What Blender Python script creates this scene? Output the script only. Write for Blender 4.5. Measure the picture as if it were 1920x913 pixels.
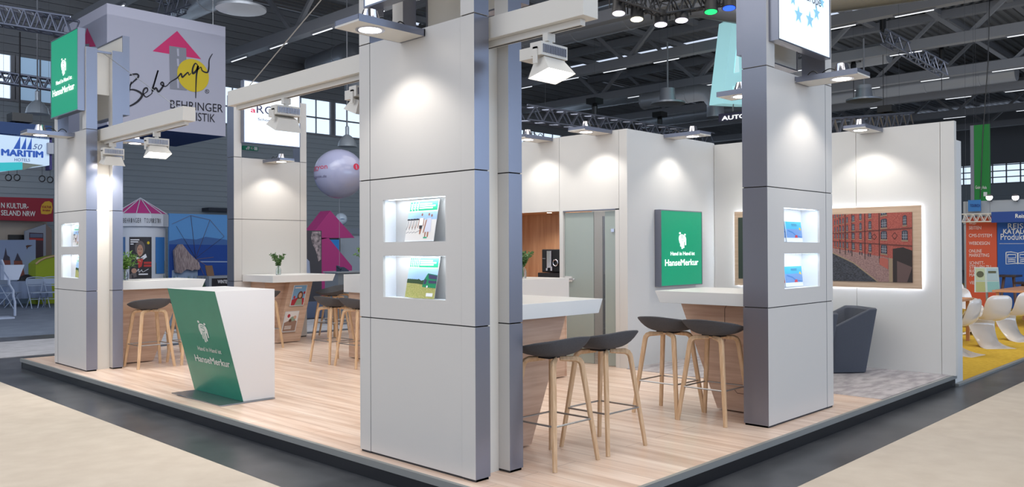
import bpy, math, random
from mathutils import Vector, Matrix
for o in list(bpy.data.objects):
    bpy.data.objects.remove(o)
SC = bpy.context.scene
COL = SC.collection
random.seed(7)
PI = math.pi

# ------------------------------------------------------------------ camera, world, light, exposure
FPX, YAW, PIT, ROL = 1553.901431, 0.769622, 0.007199, -0.004425
CAMPOS = Vector((0, 0, 1.45))
fw = Vector((math.cos(YAW)*math.cos(PIT), math.sin(YAW)*math.cos(PIT), math.sin(PIT)))
rt0 = Vector((math.sin(YAW), -math.cos(YAW), 0))
up0 = rt0.cross(fw)
rt = math.cos(ROL)*rt0 + math.sin(ROL)*up0
up = -math.sin(ROL)*rt0 + math.cos(ROL)*up0
cd = bpy.data.cameras.new('camera'); cam = bpy.data.objects.new('camera', cd); COL.objects.link(cam)
cd.sensor_width = 36; cd.lens = FPX/1920*36; cd.clip_end = 400
Mc = Matrix((rt, up, -fw)).transposed().to_4x4(); Mc.translation = CAMPOS
cam.matrix_world = Mc
SC.camera = cam
SC.view_settings.view_transform = 'Standard'; SC.view_settings.look = 'None'
SC.view_settings.gamma = 1; SC.view_settings.use_curve_mapping = False
SC.view_settings.exposure = 0.0

W = bpy.data.worlds.new('hall_daylight'); SC.world = W; W.use_nodes = True
W.node_tree.nodes['Background'].inputs[0].default_value = (.72, .82, 1, 1)
W.node_tree.nodes['Background'].inputs[1].default_value = .95

def area(name, loc, sx, sy, power, color, rot=(0, 0, 0)):
    l = bpy.data.lights.new(name, 'AREA'); l.shape = 'RECTANGLE'; l.size = sx; l.size_y = sy
    l.energy = power; l.color = color
    o = bpy.data.objects.new(name, l); COL.objects.link(o); o.location = loc; o.rotation_euler = rot
    return o
# rows of hall luminaires hung at truss height above the stands and aisles
for (x, y, p) in ((4.5, 2, 300), (4.5, 10, 300), (12, 4, 260), (-4, 8, 360), (2, -5, 200), (14, 12, 240)):
    area('hall_area_light', (x, y, 8.3), 6, 6, p, (1, .95, .88))

# unseen fill lights, added and tilted outward to brighten the far hall walls
area('hall_area_light', (6, 13, 8.3), 10, 3, 380, (.9, .95, 1), (math.radians(58), 0, math.radians(-12)))
area('hall_area_light', (16, 4, 8.3), 3, 10, 360, (.95, .97, 1), (math.radians(58), 0, math.radians(-80)))
# daylight from the glazed side of the hall behind the camera
area('side_daylight', (12, -19, 5.5), 26, 6, 1600, (.52, .72, 1), (math.radians(82), 0, 0))
area('roof_fill_light', (12, 16, 7.2), 16, 16, 280, (.95, .97, 1), (PI, 0, 0))  # added fill facing up, no real fitting, lifts the dark roof
area('roof_fill_light', (34, 12, 7.2), 16, 16, 250, (.95, .97, 1), (PI, 0, 0))

def ray(px, py):
    return rt*((px-960)/FPX) - up*((py-456.5)/FPX) + fw
def AX(px, py, X):
    d = ray(px, py); return CAMPOS + d*(X/d.x)
def AY(px, py, Y):
    d = ray(px, py); return CAMPOS + d*(Y/d.y)
def AZ(px, py, Z):
    d = ray(px, py); return CAMPOS + d*((Z-1.45)/d.z)

# ------------------------------------------------------------------ materials
MAT = {}
def S(v):
    return tuple((c/255/12.92 if c/255 <= .04045 else ((c/255+.055)/1.055)**2.4) for c in v)
def mat(name, col, rough=.5, metal=0, emit=0, ecol=None, trans=0, alpha=1, coat=0, bump=None, spec=None):
    if name in MAT: return MAT[name]
    m = bpy.data.materials.new(name); m.use_nodes = True
    nt = m.node_tree; b = nt.nodes['Principled BSDF']
    c = S(col) if max(col) > 1.5 else col
    b.inputs['Base Color'].default_value = (*c, 1)
    b.inputs['Roughness'].default_value = rough; b.inputs['Metallic'].default_value = metal
    b.inputs['Transmission Weight'].default_value = trans; b.inputs['Alpha'].default_value = alpha
    b.inputs['Coat Weight'].default_value = coat
    if spec is not None: b.inputs['Specular IOR Level'].default_value = spec
    if emit:
        b.inputs['Emission Color'].default_value = (*(S(ecol) if ecol else c), 1)
        b.inputs['Emission Strength'].default_value = emit
    # procedural surface grain on every material
    tc = nt.nodes.new('ShaderNodeTexCoord'); nz = nt.nodes.new('ShaderNodeTexNoise')
    mp = nt.nodes.new('ShaderNodeMapping')
    sc, st, sx = bump if bump else (90, .02, (1, 1, 1))
    mp.inputs['Scale'].default_value = sx
    nz.inputs['Scale'].default_value = sc; nz.inputs['Detail'].default_value = 3
    bp = nt.nodes.new('ShaderNodeBump'); bp.inputs['Strength'].default_value = st; bp.inputs['Distance'].default_value = .01
    nt.links.new(tc.outputs['Object'], mp.inputs[0]); nt.links.new(mp.outputs[0], nz.inputs[0])
    nt.links.new(nz.outputs[0], bp.inputs['Height']); nt.links.new(bp.outputs[0], b.inputs['Normal'])
    MAT[name] = m
    return m
def noisy(name, c1, c2, scale, mapping=(1, 1, 1), rough=.5, detail=6, lo=.35, hi=.65, bump=.1, metal=0, extra=None, coat=0):
    m = mat(name, c1, rough, metal, coat=coat)
    nt = m.node_tree; b = nt.nodes['Principled BSDF']
    tc = nt.nodes.new('ShaderNodeTexCoord'); mp = nt.nodes.new('ShaderNodeMapping'); mp.inputs['Scale'].default_value = mapping
    nz = nt.nodes.new('ShaderNodeTexNoise'); nz.inputs['Scale'].default_value = scale; nz.inputs['Detail'].default_value = detail
    cr = nt.nodes.new('ShaderNodeValToRGB'); cr.color_ramp.elements[0].position = lo; cr.color_ramp.elements[1].position = hi
    cr.color_ramp.elements[0].color = (*S(c1), 1); cr.color_ramp.elements[1].color = (*S(c2), 1)
    nt.links.new(tc.outputs['Object'], mp.inputs[0]); nt.links.new(mp.outputs[0], nz.inputs[0]); nt.links.new(nz.outputs[0], cr.inputs[0])
    out = cr.outputs[0]
    if extra:
        out = extra(nt, tc, out)
    nt.links.new(out, b.inputs['Base Color'])
    return m
def planks(wid, length, seam, axis='Y'):
    def f(nt, tc, col):
        mp = nt.nodes.new('ShaderNodeMapping')
        if axis == 'Y': mp.inputs['Rotation'].default_value = (0, 0, PI/2)
        br = nt.nodes.new('ShaderNodeTexBrick'); br.inputs['Scale'].default_value = 1
        br.inputs['Brick Width'].default_value = length; br.inputs['Row Height'].default_value = wid
        br.inputs['Mortar Size'].default_value = seam; br.inputs['Mortar Smooth'].default_value = .5
        br.inputs['Color1'].default_value = (.90, .89, .88, 1); br.inputs['Color2'].default_value = (1.0, 1.0, 1.0, 1)
        br.inputs['Mortar'].default_value = (.6, .55, .52, 1)
        nt.links.new(tc.outputs['Object'], mp.inputs[0]); nt.links.new(mp.outputs[0], br.inputs[0])
        mx = nt.nodes.new('ShaderNodeMix'); mx.data_type = 'RGBA'; mx.blend_type = 'MULTIPLY'; mx.inputs[0].default_value = 1
        nt.links.new(col, mx.inputs[6]); nt.links.new(br.outputs[0], mx.inputs[7])
        return mx.outputs[2]
    return f
white = mat('white_laminate', (205, 203, 200), .38, bump=(40, .015, (30, 30, .3)))
wall_white = mat('wall_panel_white', (212, 212, 210), .5, bump=(40, .02, (30, 30, .3)))
alu = mat('anodised_aluminium', (134, 137, 150), .28, .75, bump=(60, .02, (20, 20, .3)))
alu_dark = mat('aluminium_trim', (150, 152, 150), .4, .3)
top_white = mat('counter_white', (228, 228, 226), .3)
beam_white = mat('beam_white', (214, 211, 204), .4)
seam = mat('shadow_gap', (60, 58, 58), .8)
black = mat('black_plastic', (18, 18, 20), .4)
blackskirt = mat('black_skirting', (20, 20, 24), .25, coat=.3)
chrome = mat('polished_chrome', (225, 225, 235), .12, 1)
steel = mat('brushed_steel', (170, 172, 175), .3, .9)
dark_cable = mat('dark_cable', (70, 72, 78), .6)
felt = noisy('charcoal_felt', (62, 63, 67), (88, 88, 92), 350, rough=.95, lo=.3, hi=.7)
felt_dark = noisy('dark_grey_upholstery', (66, 70, 80), (84, 88, 98), 400, rough=.95, lo=.3, hi=.7)
oak = noisy('stool_oak', (196, 160, 122), (214, 182, 146), 9, (6, 6, .6), rough=.5)
counter_wood = noisy('counter_oak_veneer', (186, 152, 130), (212, 184, 162), 3, (.6, .6, 9), rough=.45, lo=.3, hi=.7)
niche_wood = noisy('niche_oak', (184, 134, 96), (206, 160, 122), 3, (6, 6, .5), rough=.5, lo=.3, hi=.7)
frame_wood = noisy('picture_oak', (190, 162, 138), (208, 184, 160), 4, (.6, .6, 8), rough=.5, lo=.3, hi=.7)
deck_wood = noisy('oak_plank_floor', (212, 180, 158), (246, 226, 210), 1.6, (9, .6, 1), rough=.36, lo=.3, hi=.72, extra=planks(.19, 1.4, .0035), coat=.15)
beige = noisy('beige_aisle_carpet', (188, 176, 162), (198, 187, 173), 5, rough=.95, lo=.3, hi=.7)
greyc = noisy('pale_grey_carpet', (160, 160, 166), (176, 176, 182), 5, rough=.95)
rug = noisy('grey_velour_carpet', (150, 145, 148), (180, 175, 177), 4, (1, 2.5, 1), rough=.9, lo=.38, hi=.6)
concrete = noisy('dark_hall_floor', (50, 52, 56), (82, 84, 88), 2.5, rough=.3, lo=.3, hi=.75)
farfloor = noisy('blue_grey_hall_floor', (108, 118, 136), (122, 132, 150), 2.5, rough=.6)
yellow = noisy('yellow_carpet', (196, 156, 36), (212, 174, 52), 20, rough=.95)
trussm = mat('truss_paint', (134, 135, 140), .5)
roofm = mat('roof_sheet', (120, 122, 126), .6)
ductm = mat('galvanised_duct', (165, 168, 174), .35, .5, bump=(3, .15, (1, 1, 1)))
hallwall = mat('hall_wall_cladding', (158, 166, 172), .6)
lightface = mat('lightbox_white', (235, 245, 252), .4, emit=.62, ecol=(226, 242, 255))
greenface = mat('lightbox_green', (0, 120, 88), .45, emit=.42, ecol=(0, 184, 138))
letter_lit = mat('lit_white_lettering', (250, 250, 250), .5, emit=.85, ecol=(250, 255, 252))
letter = mat('white_lettering', (235, 235, 230), .5)
lamp_em = mat('lamp_glow', (255, 255, 255), .5, emit=9, ecol=(255, 247, 236))
led_em = mat('led_strip', (255, 255, 255), .5, emit=9, ecol=(222, 238, 255))
tube_em = mat('fluorescent_tube', (255, 255, 255), .5, emit=1.1, ecol=(235, 240, 245))
halo_em = mat('halo_led', (255, 255, 255), .5, emit=20, ecol=(222, 236, 255))
niche_white = mat('niche_white', (236, 240, 245), .5)
glassm = mat('vase_glass', (240, 248, 248), .02, trans=1)
leafm = noisy('fresh_leaves', (60, 110, 40), (120, 160, 70), 30, rough=.5)
leafm2 = noisy('dark_leaves', (50, 86, 44), (100, 136, 74), 30, rough=.5)
stemm = mat('green_stem', (90, 120, 60), .6)
sky_win = mat('window_daylight', (225, 238, 250), .5, emit=1.1, ecol=(214, 234, 255))
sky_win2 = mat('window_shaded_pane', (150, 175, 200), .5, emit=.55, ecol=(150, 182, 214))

# ------------------------------------------------------------------ mesh tools
WM = {}      # world matrix of every parent, so that parts are written in world coordinates
def thing(name, label, cat, loc=(0, 0, 0), rz=0, group=None, kind=None):
    o = bpy.data.objects.new(name, None); COL.objects.link(o)
    o.location = loc; o.rotation_euler = (0, 0, rz); o.empty_display_size = .1
    WM[o.name] = Matrix.Translation(Vector(loc)) @ Matrix.Rotation(rz, 4, 'Z')
    return tag(o, label, cat, group, kind)
def tag(o, label=None, cat=None, group=None, kind=None):
    if label: o['label'] = label
    if cat: o['category'] = cat
    if group: o['group'] = group
    if kind: o['kind'] = kind
    return o
def loc_of(o):
    return WM[o.name]
def hang(t, pts, r=.006, ztop=11.2):
    """suspension cables from points of a hung thing up to the roof"""
    for p in pts:
        MB().tube([tuple(p), (p[0], p[1], ztop)], min(r, .003), MAT['dark_cable'], 5).build('suspension_cable', t)
class MB:
    def __init__(s):
        s.v = []; s.f = []; s.m = []; s.mats = []
    def mi(s, m):
        if m not in s.mats: s.mats.append(m)
        return s.mats.index(m)
    def add(s, vs, fs, m):
        b = len(s.v); s.v += [Vector(p) for p in vs]; k = s.mi(m)
        for f in fs:
            s.f.append([b+i for i in f]); s.m.append(k)
        return s
    def box(s, x0, x1, y0, y1, z0, z1, m, mx=None, my=None, mz=None):
        vs = [(x, y, z) for z in (z0, z1) for y in (y0, y1) for x in (x0, x1)]
        # mx: x faces, my: y faces, mz: z faces
        s.add(vs, [(0, 4, 6, 2), (1, 3, 7, 5)], mx or m)
        b = len(s.v)-8
        for f, mm in (((0, 1, 5, 4), my or m), ((2, 6, 7, 3), my or m), ((0, 2, 3, 1), mz or m), ((4, 5, 7, 6), mz or m)):
            s.f.append([b+i for i in f]); s.m.append(s.mi(mm))
        return s
    def hexa(s, b4, t4, m):       # bottom ring and top ring of four points, counter-clockwise from above
        s.add(list(b4)+list(t4), [(3, 2, 1, 0), (4, 5, 6, 7)]+[(i, (i+1) % 4, 4+(i+1) % 4, 4+i) for i in range(4)], m)
        return s
    def poly(s, pts, m):
        s.add(pts, [tuple(range(len(pts)))], m); return s
    def prism(s, pts, d, m, mside=None):
        n = len(pts); d = Vector(d); P0 = [Vector(p) for p in pts]
        s.add(P0+[p+d for p in P0], [tuple(range(n))[::-1], tuple(range(n, 2*n))], m)
        b = len(s.v)-2*n; k = s.mi(mside or m)
        for i in range(n):
            j = (i+1) % n; s.f.append([b+i, b+j, b+n+j, b+n+i]); s.m.append(k)
        return s
    def loft(s, rings, m, cap=True, close=True):
        n = len(rings[0]); b = len(s.v); k = s.mi(m)
        for r in rings: s.v += [Vector(p) for p in r]
        for a in range(len(rings)-1):
            for i in range(n if close else n-1):
                j = (i+1) % n
                s.f.append([b+a*n+i, b+a*n+j, b+(a+1)*n+j, b+(a+1)*n+i]); s.m.append(k)
        if cap and close:
            s.f.append([b+i for i in range(n)][::-1]); s.m.append(k)
            s.f.append([b+(len(rings)-1)*n+i for i in range(n)]); s.m.append(k)
        return s
    def sweep(s, path, w, h, m, n=8, upv=(0, 0, 1), taper=None, e=2.0):
        P0 = [Vector(p) for p in path]; rings = []
        side = None
        for i, p in enumerate(P0):
            t = (P0[min(i+1, len(P0)-1)]-P0[max(i-1, 0)]).normalized()
            if side is None:
                u0 = Vector(upv)
                if abs(t.dot(u0)) > .95: u0 = Vector((1, 0, 0)) if abs(t.x) < .9 else Vector((0, 1, 0))
                side = t.cross(u0).normalized()
            side = (side - t*side.dot(t)).normalized(); nn = side.cross(t).normalized()
            k = taper[i] if taper else 1
            r = []
            for a in range(n):
                th = 2*PI*(a+.5)/n; c, q = math.cos(th), math.sin(th)
                r.append(p + side*(math.copysign(abs(c)**(2/e), c)*w/2*k) + nn*(math.copysign(abs(q)**(2/e), q)*h/2*k))
            rings.append(r)
        return s.loft(rings, m)
    def tube(s, path, r, m, n=8):
        return s.sweep(path, 2*r, 2*r, m, n)
    def cyl(s, a, b, r0, r1, m, n=20):
        return s.sweep([a, b], 2, 2, m, n, taper=[r0, r1])
    def lathe(s, prof, c, m, n=24):
        c = Vector(c)
        return s.loft([[c+Vector((r*math.cos(2*PI*i/n), r*math.sin(2*PI*i/n), zz)) for i in range(n)] for r, zz in prof], m)
    def disc(s, c, r, nrm, m, n=24):
        c = Vector(c); q = Vector(nrm).to_track_quat('Z', 'Y')
        return s.poly([c+q @ Vector((r*math.cos(2*PI*i/n), r*math.sin(2*PI*i/n), 0)) for i in range(n)], m)
    def build(s, name, parent=None, smooth=False, bevel=0, local=False):
        me = bpy.data.meshes.new(name)
        vs = s.v
        if parent is not None and not local:
            inv = loc_of(parent).inverted(); vs = [inv @ v for v in vs]
        me.from_pydata([tuple(v) for v in vs], [], s.f)
        for m in s.mats: me.materials.append(m)
        me.polygons.foreach_set('material_index', s.m)
        if smooth:
            me.polygons.foreach_set('use_smooth', [True]*len(s.f))
        me.update()
        o = bpy.data.objects.new(name, me); COL.objects.link(o)
        if parent is not None:
            o.parent = parent; WM[o.name] = WM[parent.name]
        else: WM[o.name] = Matrix.Identity(4)
        if smooth == 'angle':
            try: me.set_sharp_from_angle(angle=math.radians(35))
            except Exception: pass
        if bevel:
            b = o.modifiers.new('edge', 'BEVEL'); b.width = bevel; b.segments = 2; b.limit_method = 'ANGLE'; b.angle_limit = math.radians(40)
        return o
def struct(name, mb, **k):
    return tag(mb.build(name, **k), kind='structure')
def kids(o):
    return [c for c in bpy.data.objects if c.parent == o]
def dup(root, loc=None, rz=None, label=None, group=None):
    def cp(o, par):
        c = o.copy(); COL.objects.link(c); c.parent = par
        for ch in KIDS.get(o.name, []): cp(ch, c)
        return c
    KIDS = {}
    for o in bpy.data.objects:
        if o.parent: KIDS.setdefault(o.parent.name, []).append(o)
    r = cp(root, None)
    if loc is not None: r.location = loc
    if rz is not None: r.rotation_euler = (0, 0, rz)
    if label: r['label'] = label
    if group: r['group'] = group
    WM[r.name] = Matrix.Translation(r.location) @ Matrix.Rotation(r.rotation_euler.z, 4, 'Z')
    return r

_tc = {}
def text_data(body, bold=0.0, shear=0):
    k = (body, bold, shear)
    if k in _tc: return _tc[k]
    c = bpy.data.curves.new('lettering', 'FONT'); c.body = body; c.size = 1; c.shear = shear; c.resolution_u = 3
    o = bpy.data.objects.new('lettering', c); COL.objects.link(o)
    bpy.context.view_layer.update()
    me = bpy.data.meshes.new_from_object(o.evaluated_get(bpy.context.evaluated_depsgraph_get()))
    vs = [v.co.copy() for v in me.vertices]; fs = [tuple(p.vertices) for p in me.polygons]
    bpy.data.objects.remove(o); bpy.data.curves.remove(c); bpy.data.meshes.remove(me)
    if not vs: vs = [Vector((0, 0, 0))]
    x0 = min(v.x for v in vs); x1 = max(v.x for v in vs)
    _tc[k] = (vs, fs, x0, x1)
    return _tc[k]
def text(mb, body, p0, p1, cap, m, bold=0.0, vdir=(0, 0, 1), off=.003, shear=0, nrm=None):
    """lettering on a flat surface: baseline from p0 to p1, capitals cap metres high"""
    vs, fs, x0, x1 = text_data(body, bold, shear)
    p0 = Vector(p0); u = (Vector(p1)-p0)/(x1-x0); v = Vector(vdir)*(cap/.69)
    n = Vector(nrm) if nrm else u.normalized().cross(Vector(vdir).normalized())
    for k, (dx, dy) in enumerate(((0, 0),) if bold < .004 else ((0, 0), (bold*1.6, 0), (-bold*1.6, 0), (0, bold*1.2), (0, -bold*1.2))):
        mb.add([p0 + u*(q.x-x0+dx) + v*(q.y+dy) + n*(off+.0003*k) for q in vs], fs, m)
def ribbon(mb, pts, w, m, off=Vector((0, 0, 0))):
    """a brush stroke of varying width along points that lie in one plane"""
    P0 = [Vector(p) for p in pts]
    n = (P0[1]-P0[0]).cross(P0[-1]-P0[0])
    if n.length < 1e-9:
        for q in P0[2:]:
            n = (P0[1]-P0[0]).cross(q-P0[0])
            if n.length > 1e-9: break
    if n.length < 1e-9: n = Vector((0, 1, 0)) if abs((P0[1]-P0[0]).y) < 1e-6 else Vector((1, 0, 0))
    n.normalize()
    L = []; R = []
    for i, p in enumerate(P0):
        t = (P0[min(i+1, len(P0)-1)]-P0[max(i-1, 0)]).normalized(); sd = n.cross(t)
        ww = w[i] if isinstance(w, (list, tuple)) else w
        L.append(p+sd*ww/2+off); R.append(p-sd*ww/2+off)
    for i in range(len(P0)-1):
        mb.poly([L[i], L[i+1], R[i+1], R[i]], m)
def smooth_path(pts, k=6):
    P0 = [Vector(p) for p in pts]; out = []
    for i in range(len(P0)-1):
        a, b, c, d = P0[max(i-1, 0)], P0[i], P0[i+1], P0[min(i+2, len(P0)-1)]
        for j in range(k):
            t = j/k
            out.append(.5*((2*b)+(-a+c)*t+(2*a-5*b+4*c-d)*t*t+(-a+3*b-3*c+d)*t**3))
    return out+[P0[-1]]

def emblem(mb, org, u, v, h, m, mback, off=.003):
    """white mark of two embracing figures, h metres high, origin at its foot centre"""
    org = Vector(org); u = Vector(u)*h/2.2*1.72; v = Vector(v)*h/2.2; n = Vector(u).cross(v).normalized()
    def P(x, y, k=0): return org+u*x+v*y+n*(off+k*.0012)
    def circ(cx, cy, r, mm, k=0, a0=0, a1=2*PI, nn=18): mb.poly([P(cx+r*math.cos(a0+(a1-a0)*i/nn), cy+r*math.sin(a0+(a1-a0)*i/nn), k) for i in range(nn)], mm)
    circ(-.34, 2.08, .13, m); circ(.36, 1.9, .12, m)
    body = [(-.5, 1.2), (-.5, 1.55), (-.42, 1.78), (-.25, 1.9), (0, 1.92), (.1, 1.86), (.3, 1.74), (.46, 1.6), (.52, 1.35), (.52, .5), (.36, .5), (.36, .95), (.26, .95), (.26, .12), (.06, .12), (.06, 0), (-.14, 0), (-.14, .3), (-.3, .3), (-.3, .75), (-.4, .75), (-.44, 1.0)]
    mb.poly([P(x, y) for x, y in body], m)
    def arc(cx, cy, r, a0, a1, w): ribbon(mb, [P(cx+r*math.cos(a0+(a1-a0)*i/12), cy+r*math.sin(a0+(a1-a0)*i/12), 1) for i in range(13)], w*h/2.2, mback)
    arc(0, 1.28, .2, -2.6, 1.6, .07); ribbon(mb, [P(-.2, 1.5, 1), (P(-.2, 1.72, 1)), P(.22, 1.66, 1)], .07*h/2.2, mback)
    ribbon(mb, [P(-.2, 1.5, 1), P(.0, 1.5, 1)], .07*h/2.2, mback)
    ribbon(mb, [P(-.14, .98, 1), P(-.14, .3, 1)], .06*h/2.2, mback); ribbon(mb, [P(.06, .98, 1), P(.06, .12, 1)], .06*h/2.2, mback)

# ------------------------------------------------------------------ the hall
FZ = -.135
struct('floor', MB().box(-30, 70, -30, 45, FZ-.2, FZ, concrete))
# far wall with its band of windows
b = MB(); b.box(-12, 60, 30, 30.3, FZ, 6.3, hallwall)
for k in range(32):
    b.box(-12, 60, 29.965, 30, .2*k-.1+.02, .2*k+.06, hallwall)
b.box(-12, 60, 30, 30.3, 7.75, 11.2, roofm)
for k in range(13):
    b.box(-12, 60, 29.93, 30, 7.85+.26*k, 7.97+.26*k, roofm)
b.box(-12, 60, 29.9, 30.05, 6.26, 6.34, trussm)
struct('wall_back', b)
n = 1
x = -10.0
while x < 52:
    b = MB(); w0, w1 = x, x+2.9
    b.box(w0, w0+.14, 29.95, 30.1, 6.3, 7.75, trussm); b.box(w1-.02, w1+.12, 29.95, 30.1, 6.3, 7.75, trussm)
    b.box(w0, w1, 29.98, 30.05, 6.98, 7.04, trussm)
    for q in (1, 2, 3):
        b.box(w0+q*.73, w0+q*.73+.04, 29.99, 30.05, 6.3, 7.75, trussm)
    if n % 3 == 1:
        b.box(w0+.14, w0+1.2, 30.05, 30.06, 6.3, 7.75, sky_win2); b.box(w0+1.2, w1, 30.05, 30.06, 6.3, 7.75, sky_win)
    else:
        b.box(w0+.14, w1, 30.05, 30.06, 6.3, 7.75, sky_win)
    struct('window_%d' % n, b); n += 1; x += 3.0
# end wall far to the right, with a band of windows
b = MB(); b.box(64, 64.3, -20, 30, FZ, 5.8, hallwall); b.box(64, 64.3, -20, 30, 7.15, 11.2, roofm)
for k in range(26): b.box(63.94, 64, -20, 30, .2*k, .2*k+.1, hallwall)
struct('wall_right', b)
for k in range(12):
    y = -12+k*3.5
    b = MB(); b.box(64.02, 64.05, y, y+3.4, 5.8, 7.15, sky_win)
    for q in range(5): b.box(63.95, 64.02, y+q*.84, y+q*.84+.08, 5.8, 7.15, trussm)
    for q in range(4): b.box(63.96, 64.02, y, y+3.5, 5.8+q*.42, 5.87+q*.42, trussm)
    struct('window_%d' % n, b); n += 1
# ribbed roof sheet, ribs running along X, rising in a shallow slope away from the trusses
b = MB(); prof = []
y = -22.0
while y < 31:
    for dy, dz in ((0, 0), (.13, 0), (.17, .09), (.3, .09), (.34, 0)): prof.append((y+dy, 11.35+dz))
    y += .36
for x0, x1 in ((-4, 22.5), (23.4, 34.2), (35.2, 66)):
    b.loft([[(x0, p[0], p[1]) for p in prof], [(x1, p[0], p[1]) for p in prof]], roofm, cap=False, close=False)
struct('ceiling', b)
# roof lights between the sheets
for k, (x, y) in enumerate(((22.95, 11.5), (22.95, -1), (34.7, 9.5), (34.7, 4.5), (22.95, 17))):
    b = MB(); b.box(x-.5, x+.5, y-2.2, y+2.2, 11.5, 11.56, sky_win); b.box(x-.55, x+.55, y-2.3, y-2.2, 11.3, 11.6, roofm)
    struct('window_%d' % n, b); n += 1
b = MB()
for x in (22.95, 34.7): b.box(x-.6, x+.6, -22, 31, 11.6, 11.7, roofm)
struct('trim_1', b)

# Warren trusses along Y
def make_truss(X):
    t = thing('roof_truss', 'x', 'truss', (X, 0, 8.55), 0, 'roof trusses')
    MB().box(X-.17, X+.17, -21, 29.9, 8.55, 8.9, trussm).build('bottom_chord', t)
    MB().box(X-.17, X+.17, -21, 29.9, 10.95, 11.3, trussm).build('top_chord', t)
    for k in range(9):
        yl = -18.05+5.33*k
        for s_ in (-1, 1):
            MB().sweep([(X, yl, 8.75), (X, yl+s_*2.66, 11.1)], .26, .26, trussm, 4, e=1).build('diagonal', t)
    return t
names = {9.3: 'grey steel roof truss nearest the left edge, above the hotel banner', 14.9: 'grey lattice roof truss behind the white beam between the pillars',
         20.7: 'grey roof truss passing high above the storage cabin, mostly out of the picture', 26.3: 'long grey roof truss right of the glowing floodlight, with bright tubes',
         31.5: 'grey roof truss just above the hanging aluminium trusses', 37.3: 'grey roof truss behind the silver ducting over the cabin', 42.6: 'grey roof truss low behind the lettering sign, far down the hall',
         49: 'far grey roof truss just over the back partition', 55: 'most distant grey roof truss, over the green banner'}
T0 = make_truss(9.3); T0['label'] = names[9.3]
for X in (14.9, 20.7, 26.3, 31.5, 37.3, 42.6, 49, 55):
    dup(T0, (X, 0, 8.55), 0, names[X])
ORD = ['first', 'second', 'third', 'fourth', 'fifth', 'sixth', 'seventh', 'eighth', 'ninth', 'tenth']
TN = {9.3: 'truss at the left edge', 14.9: 'truss behind the white beam', 20.7: 'truss over the cabin', 26.3: 'truss right of the floodlight', 31.5: 'truss above the hanging lattice',
      37.3: 'truss behind the silver ducting', 42.6: 'low truss behind the lettering', 49: 'truss over the back partition', 55: 'most distant truss'}
# purlins along X
pl = MB().box(-4, 63, -.12, .12, 0, .22, trussm)
p0 = tag(pl.build('roof_purlin'), 'roof purlin crossing above the trusses, nearest the camera', 'purlin', 'roof purlins'); p0.location = (0, 3.2, 11.1)
for k in range(1, 10):
    q = p0.copy(); COL.objects.link(q); q.location = (0, 3.2+2.665*k, 11.1); q['label'] = 'roof purlin crossing above the trusses, %s from the camera' % ORD[k]
# fluorescent tubes below the chords
def tube_at(X, y, lab, first=[None]):
    if first[0] is None:
        t = thing('strip_light', lab, 'strip light', (X, y, 8.5), 0, 'strip lights along the trusses')
        MB().box(X-.04, X+.04, y-.6, y+.6, 8.5, 8.555, trussm).build('housing', t)
        MB().box(X-.02, X+.02, y-.55, y+.55, 8.48, 8.5, tube_em).build('tube', t)
        first[0] = t; return t
    return dup(first[0], (X, y, 8.5), 0, lab)
for X, ys in ((14.9, (17.5, 20.2, 22.9, 25.6, 28.4)), (26.3, (8.6, 10.9, 14.6, 17.4, 19.8, 22.2, 24.8)), (31.5, (6.8, 10.6, 14.5, 18.4, 22.4)),
              (37.3, (6.2, 8.7, 11.4, 14.2, 19)), (42.6, (7.2, 9.5, 12, 15.5)), (49, (8, 10.5, 14)), (55, (8, 10.5)), (9.3, (25, 28)), (20.7, (8.6, 10.5))):
    for i_, y in enumerate(ys): tube_at(X, y, 'fluorescent strip light, %s from the right under the %s' % (ORD[i_], TN[X]))
# ducts
def duct(label, path, r, elbow=None, vent=None):
    t = thing('ventilation_duct', label, 'duct', path[0])
    b = MB(); b.tube(path, r, ductm, 20); b.build('pipe', t, smooth='angle')
    P0 = [Vector(p) for p in path]
    L = (P0[1]-P0[0]).length; k = 0
    d = (P0[1]-P0[0]).normalized(); b = MB()
    while k*2.2 < L:
        c = P0[0]+d*(k*2.2); b.cyl(c-d*.04, c+d*.04, r*1.04, r*1.04, ductm, 20); k += 1
    b.build('joint_rings', t)
    hang(t, [P0[0]+d*q for q in (1.5, 6.5) if q < L], .01, 11.3)
    return t
duct('long round silver duct high behind the floodlight', [(21.8, 29, 9.0), (21.8, 14.2, 9.0), (21.9, 13.2, 8.9), (22.2, 12, 8.5), (22.6, 6, 8.2)], .48)
duct('round duct running under the second row of trusses', [(33.8, 29, 9.15), (33.8, 12, 9.15)], .42)
duct('round silver duct low over the back partition', [(40, 28, 8.9), (40, 9, 8.9)], .42)
duct('dark round duct above the hanging cube banner', [(11.9, 29, 9.3), (11.9, 14, 9.3)], .42)
duct('round duct with elbow turning down behind the white beam', [(18.5, 29.0, 8.9), (18.2, 26.3, 8.9), (18.15, 25.9, 8.8), (18.1, 25.6, 8.5), (18.1, 25.6, 7.2)], .42)
duct('duct elbow turning down above the wall spotlight row', [(30, 21, 7.9), (30, 18.2, 7.9), (30, 17.8, 7.8), (30, 17.5, 7.4), (30, 17.5, 6.8)], .35)
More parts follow.
